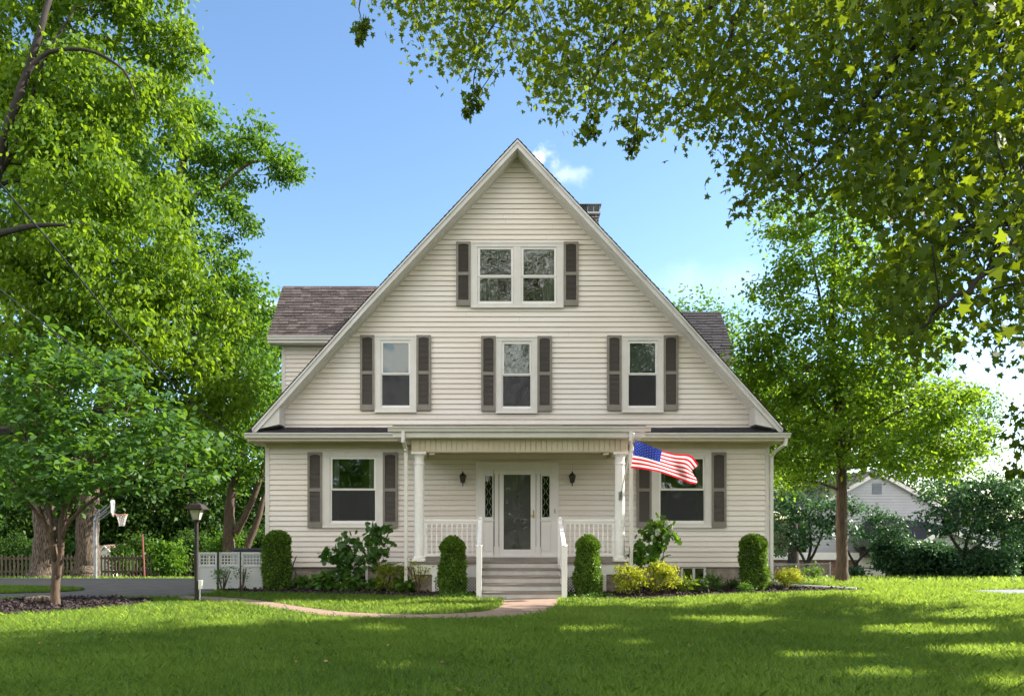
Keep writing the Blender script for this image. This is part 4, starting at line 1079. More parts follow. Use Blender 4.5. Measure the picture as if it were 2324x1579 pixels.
for i, (px_, w_, Y_, lb) in enumerate([(1040, 120, -2.85, 'creeping ground cover left of the steps'), (1340, 130, -2.9, 'creeping ground cover right of the steps')]):
    o = bush('ground_cover', lb, px_, 1349, w_, Y_, LF_GRN2, 'oval', .045, per=20, dens=60, rc=.07, cat='ground cover', stems=2, zmin=.02, depth=.25)
GT = 'thin shrubs in front of the white screen'
bush('thin_shrub', 'thin leafy shrub before the left white screen panels', 507, 1283, 62, -1.6, LF_GRN2, 'lance', .07, per=9, dens=14, rc=.09, group=GT, stems=9)
bush('thin_shrub', 'bare stemmed thin shrub before the right white screen panel', 549, 1275, 34, -1.5, LF_GRN2, 'lance', .06, per=5, dens=9, rc=.08, group=GT, stems=7)
bush('side_shrub', 'loose green shrub inside the chain fence corner', 1848, 1290, 48, 3.0, LF_GRN2, 'lance', .12, per=10, dens=9, rc=.15)
# hydrangeas
def hydrangea(label, Y, stems, heads, flowers, leafm=LF_HYD):
    b = at(stems[0][0][0], stems[0][0][1], Y)
    trs = [[(*at(px, py, Y), max(.004, .012-.002*i)) for i, (px, py) in enumerate(s)] for s in stems]
    cl = [(*at(px, py, Y+random.uniform(-.2, .2)), r, r, r*.8) for px, py, r in heads]
    root = plant('hydrangea', label, 'shrub', (b.x, Y, 0), trs[0], cl, leafm, BARKG, 'lobed', .16, 13, 8, .12, .8, .6, .8, .5, .3, None, 'foliage', 'stems', .3, .3, trs[1:], .5, 5, None, True, .004)
    for px, py, r in flowers:
        c = at(px, py, Y-.12); n = 260
        v = rs.normal(size=(n, 3)); v /= np.linalg.norm(v, axis=1)[:, None]
        P = np.array(c)+v*np.array([r*.8, r*.8, r*1.1])*(.75+.3*rs.rand(n))[:, None]
        V, k = leaves(P, .026, 'petal', 0, 1, 0, v); np_mesh('flower_head', V, len(V)//k, k, FLOW, rs.rand(n), root)
    return root
hydrangea('tall hydrangea with dark lobed leaves under the left window', -1.3,
          [[(800, 1338), (805, 1290), (850, 1240), (860, 1205)], [(795, 1338), (790, 1280), (770, 1240), (745, 1250)], [(803, 1338), (830, 1290), (845, 1285), (868, 1250)]],
          [(848, 1207, .27), (862, 1240, .25), (798, 1232, .24), (770, 1262, .26), (742, 1255, .18), (815, 1262, .22), (790, 1290, .24), (860, 1275, .2)], [])
hydrangea('tall hydrangea with white flower heads below the flag', -1.9,
          [[(1500, 1340), (1497, 1285), (1493, 1235), (1490, 1185)], [(1490, 1340), (1480, 1270), (1470, 1215)], [(1500, 1340), (1505, 1260), (1518, 1215)]],
          [(1492, 1188, .14), (1475, 1213, .16), (1505, 1205, .17), (1522, 1215, .12), (1492, 1240, .16), (1462, 1262, .2), (1500, 1275, .16), (1446, 1250, .12)],
          [(1514, 1190, .075), (1522, 1196, .06), (1493, 1208, .075), (1510, 1218, .07), (1482, 1219, .05)], LF_MID)

# lamp post
lp = gnd(446, 1366); LX, LY = lp
L = thing('lamp_post', 'dark lamp post with a lantern head beside the front walk', 'lamp post', (LX, LY, 0))
m_ = MB(); m_.tube([(LX, LY, 0), (LX, LY, 1.62)], .038, 14); m_.lathe([(.05, 0), (.05, .03), (.04, .04)], (LX, LY, 0), 14); m_.lathe([(.04, 1.58), (.055, 1.60), (.055, 1.62), (.09, 1.635)], (LX, LY, 0), 14)
m_.build('post', BROWNM, L, smooth=True)
zl = 1.64; m_ = MB()
for k in range(4):
    t = pi/4+pi/2*k; m_.bar((LX+.085*cos(t), LY+.085*sin(t), zl), (LX+.155*cos(t), LY+.155*sin(t), zl+.20), .012)
m_.lathe([(.10, -.008), (.10, .004)], (LX, LY, zl), 4)
hd = m_
def sq(mb, prof_, c, rot=pi/4):
    b = len(mb.v)
    for r, z in prof_:
        for k in range(4): mb.v.append((c[0]+r*cos(rot+pi/2*k), c[1]+r*sin(rot+pi/2*k), c[2]+z))
    for i in range(len(prof_)-1):
        for k in range(4): k2 = (k+1) % 4; mb.f.append([b+i*4+k, b+i*4+k2, b+i*4+4+k2, b+i*4+4+k]); mb.m.append(0); mb.a.append(.5)
    e = b+len(prof_)*4-4; mb.f.append([b+3, b+2, b+1, b]); mb.f.append([e, e+1, e+2, e+3]); mb.m += [0, 0]; mb.a += [.5, .5]
hd2 = MB(); sq(hd2, [(.255, .20), (.262, .215), (.17, .30), (.075, .335), (.05, .34)], (LX, LY, zl)); hd2.lathe([(.05, .34), (.055, .352), (.02, .365), (.022, .375), (.004, .385)], (LX, LY, zl), 12)
m_.build('lantern_frame', BLACK, L); hd2.build('lantern_roof', BROWNM, L)
g_ = MB(); sq(g_, [(.082, .002), (.148, .199)], (LX, LY, zl)); g_.build('lantern_glass', FROST, L)
m_ = MB(); m_.box(LX+.045, LX+.12, LY-.03, LY+.03, .27, .44); m_.box(LX+.055, LX+.11, LY-.034, LY-.031, .29, .42); m_.tube([(LX+.07, LY, .27), (LX+.07, LY, 0)], .012, 8); m_.build('outlet_box', WHITE, L, bevel=.006)

# white lattice-topped screen, three hinged panels
SC = thing('privacy_screen', 'white three panel screen with lattice tops left of the house', 'screen', (at(524, 1340, -1.2).x, -1.2, 0))
for a, b, yy in ((451, 521, -1.20), (526, 556, -1.0), (527, 558, 0)):
    pass
for k, (a, b) in enumerate(((450, 492.5), (496, 543), (548, 597))):
    x0, x1 = at(a, 0, -1.2).x, at(b, 0, -1.2).x; z1 = .89; yy = -1.2+(.04 if k == 1 else 0)
    p = MB(); p.box(x0, x0+.04, yy-.02, yy+.02, .02, z1); p.box(x1-.04, x1, yy-.02, yy+.02, .02, z1); p.box(x0+.04, x1-.04, yy-.02, yy+.02, z1-.05, z1); p.box(x0+.04, x1-.04, yy-.02, yy+.02, z1-.345, z1-.30)
    p.box(x0+.04, x1-.04, yy-.008, yy+.008, .04, z1-.345)
    pn = p.build('screen_panel', PLAST, SC, bevel=.004)
    q = MB(); x = x0+.04
    while x < x1-.05: q.box(x, x+.026, yy-.004, yy, z1-.30, z1-.05); x += .072
    z = z1-.30
    while z < z1-.06: q.box(x0+.04, x1-.04, yy+.001, yy+.005, z, z+.026); z += .072
    q.build('lattice', PLAST, pn)
    if k < 2: MB().tube([(x1+.02, yy, .02), (x1+.02, yy, z1)], .012, 8).build('hinge_post', BROWNM, SC)
bn = thing('air_conditioner', 'grey outdoor cooling unit with dark lid behind the white screen', 'air conditioner', (at(570, 1340, -.3).x, -.3, 0))
m_ = MB(); xc = at(570, 0, -.3).x
rr_ = []
for k in range(20):
    t = 2*pi*k/20; rr_.append((xc+.38*max(-1, min(1, 1.25*cos(t))), -.3+.36*max(-1, min(1, 1.25*sin(t)))))
m_.prismz(rr_, .05, .88); m_.build('cabinet', GREYM, bn, bevel=.01)
m_ = MB(); m_.prismz([(xc+(x-xc)*1.03, -.3+(y+.3)*1.03) for x, y in rr_], .881, .94); m_.build('lid', SHINGD, bn, bevel=.01)
# garden hose reel + log
m_ = MB(); hx, hz = at(655, 0, -.25).x, .32
m_.tube([(hx+.17*cos(t*.35), -.2-.02*(t % 2), .3+.17*sin(t*.35)) for t in range(54)], .012, 6); m_.tube([(hx, -.06, .3), (hx+.1, -.15, .6), (hx+.16, -.12, .75)], .014, 6)
tag(m_.build('garden_hose', mat('hose', (.03, .04, .035), .4)), 'coiled dark garden hose at the left house corner behind the evergreen', 'hose')
lg = gnd(95, 1372); m_ = MB(); m_.tube([(lg[0]-.28, lg[1]-.05, .09), (lg[0], lg[1], .11), (lg[0]+.3, lg[1]+.06, .08)], [.07, .08, .055], 12)
tag(m_.build('log', BARK, smooth=True), 'short weathered log lying on the mulch under the small tree', 'log')

# ======================= LEFT BACKGROUND =======================
def tz(x, y): return float(terr(x, y))
# picket fence
def picket(pa, pb, label, name='picket_fence', hgt=1.1):
    (xa, ya), (xb, yb) = pa, pb; Lg = math.hypot(xb-xa, yb-ya); ux, uy = (xb-xa)/Lg, (yb-ya)/Lg
    root = thing(name, label, 'fence', (xa, ya, tz(xa, ya)), 'wooden picket fence sections')
    m = MB(); s_ = 0.0
    while s_ < Lg:
        x, y = xa+ux*s_, ya+uy*s_; z = tz(x, y); h_ = hgt*random.uniform(.95, 1.03); w2 = .09
        pts_ = [(-.045, .08), (.045, .08), (.045, h_-.05), (.02, h_), (-.02, h_), (-.045, h_-.05)]
        vs = [(x+ux*p-uy*o, y+uy*p+ux*o, z+q) for o in (0, -.02) for p, q in pts_]
        m.add(vs, [tuple(range(6)), tuple(range(11, 5, -1))]+[((i+1) % 6, i, 6+i, 6+(i+1) % 6) for i in range(6)], 0, random.random())
        s_ += .19
    m.build('pickets', WOOD, root)
    r = MB(); n = max(1, int(Lg/2.2))
    for k in range(n+1):
        x, y = xa+(xb-xa)*k/n, ya+(yb-ya)*k/n; z = tz(x, y); r.box(x-.055, x+.055, y+.02, y+.13, z-.1, z+hgt*.93)
        if k < n:
            x2, y2 = xa+(xb-xa)*(k+1)/n, ya+(yb-ya)*(k+1)/n
            for hz in (.3, .85): r.bar((x, y+.02, z+hz*hgt), (x2, y2+.02, tz(x2, y2)+hz*hgt), .04, .09)
    r.build('fence_rails', WOOD, root)
def xw_(px, Y): return CX+(px-VX)/F*(Y-CY)
picket((xw_(-60, 17), 17), (xw_(205, 17), 17), 'left run of brown picket fence behind the two big trunks')
picket((xw_(205, 17), 16.5), (xw_(356, 15.5), 15.5), 'middle run of brown picket fence in front of the pale shed')
picket((xw_(395, 16), 16), (xw_(470, 16), 16), 'short run of picket fence behind the lamp post')
# shed
Y = 22; xa, xb = xw_(222, Y), xw_(254, Y); xl = xw_(135, Y+1.0); g = tz(xa, Y)
SH = thing('garden_shed', 'pale garden shed with a brown roof behind the picket fence', 'shed', ((xa+xb)/2, Y, g))
zt_ = CZ+(VY-1258)/F*(Y-CY); zp = CZ+(VY-1238)/F*(Y-CY); xm = (xa+xb)/2
CREAMW = mat('pale_shed_paint', (.66, .66, .50), .7, (.5, .52, .36), 3, .5)
m_ = MB(); m_.prism([(xa, g-.1), (xb, g-.1), (xb, zt_), (xm, zp-.05), (xa, zt_)], Y, Y+.1); m_.box(xl, xa, Y+.4, Y+.5, g-.1, zt_-.05); m_.box(xa, xb, Y+.1, Y+2.5, g-.1, zt_); m_.build('wall', CREAMW, SH)
m_ = MB(); m_.bar((xa-.08, Y-.05, zt_-.02), (xm, Y-.05, zp), .08, .06); m_.bar((xb+.08, Y-.05, zt_-.02), (xm, Y-.05, zp), .08, .06); m_.build('trim', WHITE, SH)
m_ = MB(); m_.add([(xl-.1, Y+.3, zt_-.1), (xa+.05, Y+.3, zt_-.1), (xa+.05, Y+1.2, zp-.02), (xl-.1, Y+1.2, zp-.02)], [(0, 1, 2, 3)]); m_.prism([(xa-.1, zt_-.02), (xm, zp), (xb+.1, zt_-.02), (xb+.1, zt_+.03), (xm, zp+.05), (xa-.1, zt_+.03)], Y-.04, Y+2.6)
m_.build('roof', mat('shed_roof', (.13, .085, .065), .85), SH)
m_ = MB(); m_.box(xm-.35, xm+.35, Y-.03, Y-.002, g, g+1.5); m_.build('door', WHITE, SH)
# small tan building far behind
Y = 30; xa, xb = xw_(432, Y), xw_(470, Y); g = tz(xa, Y); z1 = CZ+(VY-1240)/F*(Y-CY)
bd = thing('small_outbuilding', 'tan roofed outbuilding glimpsed beyond the lamp post', 'outbuilding', (xa, Y, g))
m_ = MB(); m_.box(xa, xb, Y, Y+2, g-.2, z1-.45); m_.build('wall', CREAMW, bd)
m_ = MB(); m_.prismx([(Y-.2, z1-.5), (Y+1, z1), (Y+2.2, z1-.5)], xa-.2, xb+.2); m_.build('roof', mat('tan_roof', (.42, .31, .24), .8), bd)
# basketball hoop
Y = 10.6; bx = xw_(217, Y); g = tz(bx, Y); S_ = F/(Y-CY)
BH = thing('basketball_hoop', 'basketball hoop on a grey pole beside the drive', 'basketball hoop', (bx, Y, g))
zz = lambda py: CZ+(VY-py)/S_
tx = lambda px: xw_(px, Y)
m_ = MB(); m_.tube([(bx, Y, g), (tx(216), Y, zz(1178))], .065, 12); m_.tube([(tx(216), Y, zz(1180)), (tx(221), Y, zz(1168)), (tx(226), Y-.1, zz(1160))], .05, 10); m_.build('pole', GREYM, BH, smooth=True)
m_ = MB()
for dy in (-.15, .15): m_.tube([(tx(218), Y+dy, zz(1182)), (tx(247), Y+dy, zz(1160))], .025, 6); m_.tube([(tx(219), Y+dy, zz(1170)), (tx(246), Y+dy, zz(1147))], .025, 6)
m_.build('support_arm', GREYM, BH)
# backboard seen obliquely, a fan shape facing right and a little forward
cb_ = Vector((tx(256), Y, 0)); ax = Vector((.35, -.94, 0)); m_ = MB()
pr = [(-.55, 1167+0), (.0, 1172), (.55, 1163), (.60, 1140), (.4, 1134), (-.4, 1134), (-.60, 1142)]
nrm = Vector((.94, .35, 0))
vs = [cb_+ax*q+Vector((0, 0, zz(py)))+nrm*o for o in (-.02, .02) for q, py in pr]; n = len(pr)
m_.add(vs, [tuple(range(n)), tuple(range(2*n-1, n-1, -1))]+[((i+1) % n, i, n+i, n+(i+1) % n) for i in range(n)])
m_.build('backboard', WHITE, BH)
rc_ = Vector((tx(279.5), Y-.1, zz(1167))); rr2 = 10.5/S_*1.15
m_ = MB(); m_.tube([rc_+Vector((rr2*cos(t*pi/12), rr2*sin(t*pi/12), 0)) for t in range(25)], .014, 6); m_.tube([cb_+Vector((0, 0, zz(1166))), rc_-Vector((rr2, 0, 0))], .025, 6); m_.build('rim', mat('rim', (.5, .16, .08), .5), BH)
m_ = MB(); hN = 26/S_
for k in range(10):
    for s_ in (-1, 1):
        pts_ = []
        for j in range(7):
            f = j/6; r = rr2*(1-.55*f**.7); t = 2*pi*k/10+s_*f*1.3; pts_.append(rc_+Vector((r*cos(t), r*sin(t), -hN*f)))
        m_.tube(pts_, .009, 3)
m_.build('net', WHITE, BH)
# leaning red pole
Y = 13; m_ = MB(); a = Vector((xw_(328, Y), Y, tz(xw_(328, Y), Y)+.1)); m_.tube([a, (xw_(323, Y), Y, CZ+(VY-1212)/F*(Y-CY))], .035, 8)
tag(m_.build('red_pole', mat('red_pole', (.26, .07, .06), .6)), 'thin leaning red pole near the picket fence', 'pole')

# service wires
def wire(pts_, r, label):
    m = MB(); P3 = [Vector(p) for p in pts_]; out = []
    for i in range(len(P3)-1):
        for k in range(6): out.append(P3[i].lerp(P3[i+1], k/6))
    out.append(P3[-1]); m.tube(out, r, 6); tag(m.build('overhead_wire', BLACK, smooth=True), label, 'wire', 'service wires to the house')
wire([at(-60, 350, -8.5), at(0, 418, -7.4), at(120, 556, -6.1), at(270, 742, -4.2), at(360, 838, -3.1), at(450, 928, -1.7), at(520, 980, -.7), at(590, 1018, .2)], .014, 'upper black service wire running down to the left eave')
wire([at(-60, 610, -8.5), at(0, 657, -7.5), at(150, 775, -5.8), at(300, 890, -3.8), at(420, 972, -2.0), at(500, 1015, -.5), at(597, 1042, .9)], .009, 'thinner lower service wire through the small tree')

# ======================= TREES =======================
def C_(px, py, Y, rpx, rzpx=None, ry=None):     # clump seen at a pixel, at depth Y
    p = at(px, py, Y); s = F/(Y-CY); r = rpx/s; return (p.x, p.y, p.z, r, ry if ry else r*.9, (rzpx or rpx)/s)
# small multi-stem tree in the mulch ring
Y = -4.6; b = Vector((*gnd(127, 1378), 0)); Y = b.y
def S(px, py, dy, r): p = at(px, py, Y+dy); return (p.x, p.y, p.z, r)
plant('redbud_tree', 'small multi stemmed tree with broad leaves in the mulch ring by the drive', 'tree', b,
      [(b.x, b.y, 0, .088), S(126, 1340, 0, .08), S(127, 1300, 0, .075), S(122, 1230, .1, .055), S(115, 1150, .1, .05), S(95, 1060, .2, .035), S(80, 950, .1, .02)],
      [C_(60, 1000, Y-.3, 120, 80), C_(150, 900, Y, 130, 90), C_(280, 950, Y+.2, 130, 90), C_(380, 1010, Y+.3, 110, 70), C_(420, 1070, Y, 70, 45), C_(200, 1050, Y-.6, 140, 65), C_(60, 1110, Y+.4, 100, 50), C_(330, 1085, Y-.4, 100, 40),
       C_(120, 810, Y+.5, 80, 60), C_(10, 880, Y, 90, 80), C_(250, 850, Y+.6, 80, 60), C_(120, 1120, Y-.2, 90, 35)],
      LF_RED, BARKG, 'heart', .11, 4.6, 17, .34, .35, 1.3, .6, .35, .25, None, hollow=.35,
      trunks=[[S(129, 1310, 0, .07), S(139, 1250, -.05, .05), S(140, 1180, 0, .05), S(165, 1120, .3, .035), S(250, 1020, .4, .02)],
              [S(124, 1270, 0, .05), S(112, 1210, -.2, .04), S(80, 1160, -.3, .03), S(30, 1090, -.4, .02)],
              [S(138, 1230, 0, .05), S(160, 1180, -.2, .035), S(230, 1120, -.4, .028), S(340, 1050, -.5, .015)],
              [S(135, 1240, 0, .045), S(150, 1180, .2, .035), S(180, 1090, .4, .025), S(200, 960, .3, .015)],
              [S(122, 1250, 0, .04), S(100, 1180, .2, .035), S(60, 1080, .4, .02)]])
# big tree whose trunk stands outside the frame at left; limbs enter the upper left corner
Y = 3.0
def S(px, py, dy, r): p = at(px, py, Y+dy); return (p.x, p.y, p.z, r)
bt = Vector((xw_(-95, Y), Y, tz(-15, Y)))
plant('silver_maple', 'tall bright green tree filling the upper left with limbs reaching in from the left edge', 'tree', bt,
      [(bt.x, bt.y, bt.z, .45), S(-80, 900, 0, .38), S(-30, 520, -1.2, .18), S(5, 330, -2.0, .12), S(60, 170, -2.0, .095), S(115, -10, -1.8, .07), S(160, -160, 0, .06)],
      [C_(60, 60, Y, 130), C_(210, 40, Y, 110, 80), C_(330, 20, Y, 90, 60), C_(410, 60, Y+.5, 60, 50), C_(425, 120, Y+.4, 35, 35), C_(90, 250, Y-.8, 130), C_(240, 200, Y-.3, 130, 100), C_(150, 420, Y-1, 150), C_(290, 400, Y, 130, 110),
       C_(330, 150, Y+.6, 70, 50), C_(30, 560, Y-1.2, 130), C_(180, 620, Y-1.4, 150, 120), C_(330, 600, Y-.4, 140, 120), C_(430, 720, Y, 110), C_(100, 760, Y-1.4, 140, 100), C_(270, 790, Y-1.2, 150, 110), C_(420, 860, Y-.3, 120, 90), C_(500, 900, Y+.3, 80, 70),
       C_(380, 260, Y+1, 70, 60), C_(-60, 200, Y, 150), C_(-80, 600, Y, 150), C_(100, -140, Y, 160), C_(260, -120, Y, 130)],
      LF_YEL2, BARKD, 'oval', .155, 1.35, 92, .43, .8, .5, .9, 1.0, .22, None, hollow=.5, tw_r=.012,
      trunks=[[S(-5, 400, -1.6, .08), S(50, 300, -1.5, .065), S(95, 150, -1.4, .045), S(170, 20, -1.2, .02)],
              [S(62, 165, -2.4, .06), S(110, 120, -2.3, .05), S(200, 115, -2.2, .04), S(280, 160, -2.0, .03), S(310, 230, -1.8, .015)],
              [S(-30, 540, -1.5, .10), S(60, 515, -3, .07), S(150, 510, -3.2, .03)],
              [S(-30, 250, 0, .07), S(5, 180, 0, .05), S(-10, 60, 0, .03)]])
Y = 13.0
def S(px, py, dy, r): p = at(px, py, Y+dy); return (p.x, p.y, p.z, r)
def base_(px, Y): x = xw_(px, Y); return Vector((x, Y, tz(x, Y)))
b = base_(197, Y)
plant('walnut_tree', 'tall tree with furrowed trunk beside the hoop, one long limb reaching right', 'tree', b,
      [(b.x, b.y, b.z-.1, .62), (b.x, b.y, b.z+.5, .47), S(199, 1220, 0, .44), S(203, 1100, 0, .42), S(240, 900, 0, .36), S(330, 650, 0, .26), S(400, 430, 0, .16), S(440, 250, 0, .06)],
      [C_(420, 230, Y, 70, 60), C_(450, 310, Y, 85, 60), C_(400, 370, Y, 80), C_(500, 400, Y, 85, 60), C_(570, 340, Y-.3, 45, 35), C_(610, 355, Y-.3, 45, 35), C_(655, 370, Y-.3, 36, 26), C_(640, 395, Y-.3, 24, 20), C_(580, 300, Y-.3, 25, 28), C_(460, 500, Y-.8, 100, 70), C_(520, 560, Y-.5, 60, 60),
       C_(430, 620, Y-1, 110, 80), C_(530, 680, Y-.4, 60, 50), C_(470, 760, Y-1, 90, 80), C_(560, 740, Y, 70, 50), C_(370, 500, Y-1, 90), C_(550, 850, Y, 80, 80), C_(500, 960, Y-.4, 90, 70), C_(590, 920, Y+.4, 50, 70), C_(350, 700, Y, 120), C_(200, 600, Y, 200, 180), C_(150, 300, Y, 200, 160)],
      LF_MID, BARK, 'oval', .17, .80, 110, .52, .6, .7, .9, .6, .18, None, hollow=.5, tw_r=.016, limb_r=.3,
      trunks=[[S(400, 440, 0, .12), S(480, 440, -.2, .09), S(560, 375, -.3, .06), S(620, 365, -.3, .035), S(650, 385, -.3, .02)]])
Y = 12.5
b = base_(101, Y)
plant('oak_tree', 'tall tree with a thick furrowed trunk, left one of the pair by the fence', 'tree', b,
      [(b.x, b.y, b.z-.1, .72), (b.x, b.y, b.z+.6, .50), S(104, 1200, 0, .44), S(98, 1080, 0, .42), S(80, 800, 0, .36), S(60, 500, 0, .2)],
      [C_(60, 700, Y, 160, 140), C_(180, 860, Y, 130, 90), C_(20, 900, Y, 130, 100), C_(100, 1020, Y, 130, 70), C_(230, 1030, Y, 100, 60), C_(330, 960, Y, 100, 80), C_(120, 500, Y, 180, 150)],
      LF_MID, BARK, 'oval', .19, .7, 80, .52, .6, .8, .8, .4, .12, None, hollow=.5, limb_r=.3)
# darker woodland trees behind, left
def bgtree(px, Y, trunk_px, clumps, leafm, label, lsize=.26, dens=.62, per=56, grp='background trees', r=.3, name='background_tree', kind='oval', rc=.85, trunks=None, bark=None, up=.9):
    b = base_(px, Y)
    tp = [(b.x, b.y, b.z-.1, r*1.15)]+[(*at(a, c_, Y), r*(1-.8*(i+1)/len(trunk_px))) for i, (a, c_) in enumerate(trunk_px)]
    return plant(name, label, 'tree', b, tp, [C_(*c_[:2], Y+(c_[4] if len(c_) > 4 else 0), *c_[2:4]) for c_ in clumps], leafm, bark or BARKD, kind, lsize, dens, per, rc, .6, up, .9, .3, .15, grp,
                 hollow=.5, tw_r=.03, limb_r=.4, trunks=[[(*at(a, c_, Y), rr) for a, c_, rr in t] for t in (trunks or [])])
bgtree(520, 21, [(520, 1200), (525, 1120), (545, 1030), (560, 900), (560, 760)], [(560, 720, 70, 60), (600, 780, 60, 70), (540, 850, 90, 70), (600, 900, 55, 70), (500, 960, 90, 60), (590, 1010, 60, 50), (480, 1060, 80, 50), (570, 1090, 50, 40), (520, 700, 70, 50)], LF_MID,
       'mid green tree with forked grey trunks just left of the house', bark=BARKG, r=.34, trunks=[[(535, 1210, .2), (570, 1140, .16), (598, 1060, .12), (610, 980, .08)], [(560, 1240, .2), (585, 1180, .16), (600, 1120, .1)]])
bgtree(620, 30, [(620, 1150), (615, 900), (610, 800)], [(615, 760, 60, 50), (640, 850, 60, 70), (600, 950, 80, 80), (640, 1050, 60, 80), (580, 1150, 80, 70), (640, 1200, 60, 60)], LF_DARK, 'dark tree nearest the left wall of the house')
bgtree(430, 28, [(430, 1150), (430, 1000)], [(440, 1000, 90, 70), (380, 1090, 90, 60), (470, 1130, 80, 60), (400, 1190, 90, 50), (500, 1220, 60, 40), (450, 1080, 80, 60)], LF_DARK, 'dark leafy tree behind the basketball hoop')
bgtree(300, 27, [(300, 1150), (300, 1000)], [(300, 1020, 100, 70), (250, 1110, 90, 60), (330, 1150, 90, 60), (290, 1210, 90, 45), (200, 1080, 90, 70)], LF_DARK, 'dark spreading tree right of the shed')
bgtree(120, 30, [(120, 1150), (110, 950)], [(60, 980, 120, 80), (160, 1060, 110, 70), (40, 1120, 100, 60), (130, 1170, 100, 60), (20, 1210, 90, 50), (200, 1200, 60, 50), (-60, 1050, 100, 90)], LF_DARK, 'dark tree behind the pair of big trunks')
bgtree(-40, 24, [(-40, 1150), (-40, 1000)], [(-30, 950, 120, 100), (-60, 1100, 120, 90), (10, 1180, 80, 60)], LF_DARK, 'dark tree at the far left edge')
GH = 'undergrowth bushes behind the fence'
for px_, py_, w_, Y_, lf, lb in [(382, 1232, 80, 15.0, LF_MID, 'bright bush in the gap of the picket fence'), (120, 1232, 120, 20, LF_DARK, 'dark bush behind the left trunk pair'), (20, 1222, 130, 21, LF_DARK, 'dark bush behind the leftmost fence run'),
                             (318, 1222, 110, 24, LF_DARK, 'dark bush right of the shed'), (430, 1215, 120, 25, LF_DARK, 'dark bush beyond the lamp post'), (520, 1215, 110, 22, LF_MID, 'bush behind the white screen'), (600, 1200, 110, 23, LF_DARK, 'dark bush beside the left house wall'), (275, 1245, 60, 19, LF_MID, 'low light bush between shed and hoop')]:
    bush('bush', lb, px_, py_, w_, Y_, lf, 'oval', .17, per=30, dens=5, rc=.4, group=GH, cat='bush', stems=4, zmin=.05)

# far wood closing the view, one mass
def wood(name, x0, x1, y0, y1, h0, n, size, leafm):
    X = rs.uniform(x0, x1, n); Yy = rs.uniform(y0, y1, n)
    top = h0*(.72+.28*np.sin(X*.31+1.7*np.sin(X*.11))*np.cos(Yy*.4)+.12*np.sin(X*1.3)+.08*np.sin(X*2.9+Yy))
    Z = terr(X, Yy)+np.sqrt(rs.rand(n))*top
    P = np.c_[X, Yy, Z]; V, k = leaves(P, size, 'oval', .7, .9, .3)
    o = np_mesh(name, V, len(V)//k, k, leafm, np.clip(.5+.35*np.sin(X*.9+Yy)+.4*(rs.rand(n)-.5), 0, 1)); o['kind'] = 'stuff'
wood('far_woodland', -62, -7, 40, 48, 12, 70000, .42, LF_DARK)
wood('far_woodland', 8, 70, 52, 60, 6.8, 60000, .42, LF_DARK)
wood('woodland_opposite', -70, 70, -62, -50, 8.5, 60000, .6, LF_MID)
wood('understory', -42, -9, 26, 32, 4.2, 40000, .28, LF_DARK)
# ---- right side trees ----
Y = 1.4
b = base_(1911, Y)
plant('maple_tree', 'slender tree with a straight brown trunk standing right of the house', 'tree', b,
      [(b.x, b.y, b.z-.1, .22), (b.x, b.y, b.z+.3, .155), S(0, 0, 0, .1)[:0] or (*at(1911, 1200, Y), .14), (*at(1909, 1060, Y), .13), (*at(1905, 950, Y), .12), (*at(1890, 830, Y), .10), (*at(1888, 700, Y), .07), (*at(1895, 560, Y), .03)],
      [C_(1800, 560, Y, 70, 50), C_(1880, 540, Y, 80, 50), C_(1760, 640, Y, 60, 50), C_(1850, 640, Y-.3, 90, 60), C_(1960, 600, Y, 90, 70), C_(1780, 740, Y, 90, 60), C_(1900, 730, Y-.5, 100, 60), C_(1720, 780, Y, 60, 50), C_(1830, 840, Y-.4, 100, 60), C_(1960, 820, Y-.5, 110, 70),
       C_(2060, 780, Y, 90, 70), C_(1740, 880, Y+.3, 80, 60), C_(1780, 950, Y, 90, 60), C_(1900, 930, Y-.8, 100, 60), C_(2030, 920, Y-.5, 110, 70), C_(2120, 900, Y, 90, 70), C_(2160, 990, Y, 80, 60), C_(1830, 1030, Y, 90, 45), C_(1960, 1030, Y-.5, 100, 50), C_(2070, 1030, Y-.3, 100, 50), C_(1760, 1040, Y+.3, 60, 50),
       C_(1800, 490, Y, 70, 50), C_(1930, 480, Y, 90, 60), C_(2050, 650, Y, 100, 90), C_(1870, 880, Y+.5, 110, 80), C_(1980, 930, Y+.4, 110, 70), C_(1700, 850, Y+.3, 60, 60), C_(1690, 960, Y+.5, 60, 50), C_(1780, 1090, Y+.3, 60, 35), C_(1990, 720, Y, 100, 80), C_(2130, 1050, Y, 70, 45)],
      LF_MAP, BARKG, 'oval', .125, 3.0, 42, .36, .5, .9, .8, .4, .28, None, hollow=.45, tw_r=.009, limb_r=.35, sides=14,
      trunks=[[(*at(1908, 1075, Y), .09), (*at(1930, 1000, Y), .07), (*at(1965, 900, Y), .05), (*at(2000, 800, Y), .03), (*at(2010, 680, Y), .015)],
              [(*at(1908, 990, Y), .06), (*at(1860, 930, Y), .05), (*at(1800, 870, Y), .03), (*at(1740, 800, Y), .015)],
              [(*at(1908, 1040, Y), .06), (*at(1960, 980, Y-.5), .045), (*at(2050, 930, Y-.5), .03), (*at(2140, 880, Y-.5), .015)],
              [(*at(1889, 800, Y), .05), (*at(1865, 700, Y), .04), (*at(1840, 560, Y), .02)]])
bgtree(2175, 30, [(2170, 1150), (2150, 1050), (2120, 930)], [(2110, 880, 60, 50), (2160, 930, 80, 50), (2220, 960, 50, 35), (2130, 1000, 90, 50), (2180, 1040, 70, 50), (2080, 960, 90, 60), (2130, 1100, 60, 40), (2040, 1060, 60, 50)], LF_MID, 'rounded mid green tree behind the slender tree at right', lsize=.2)
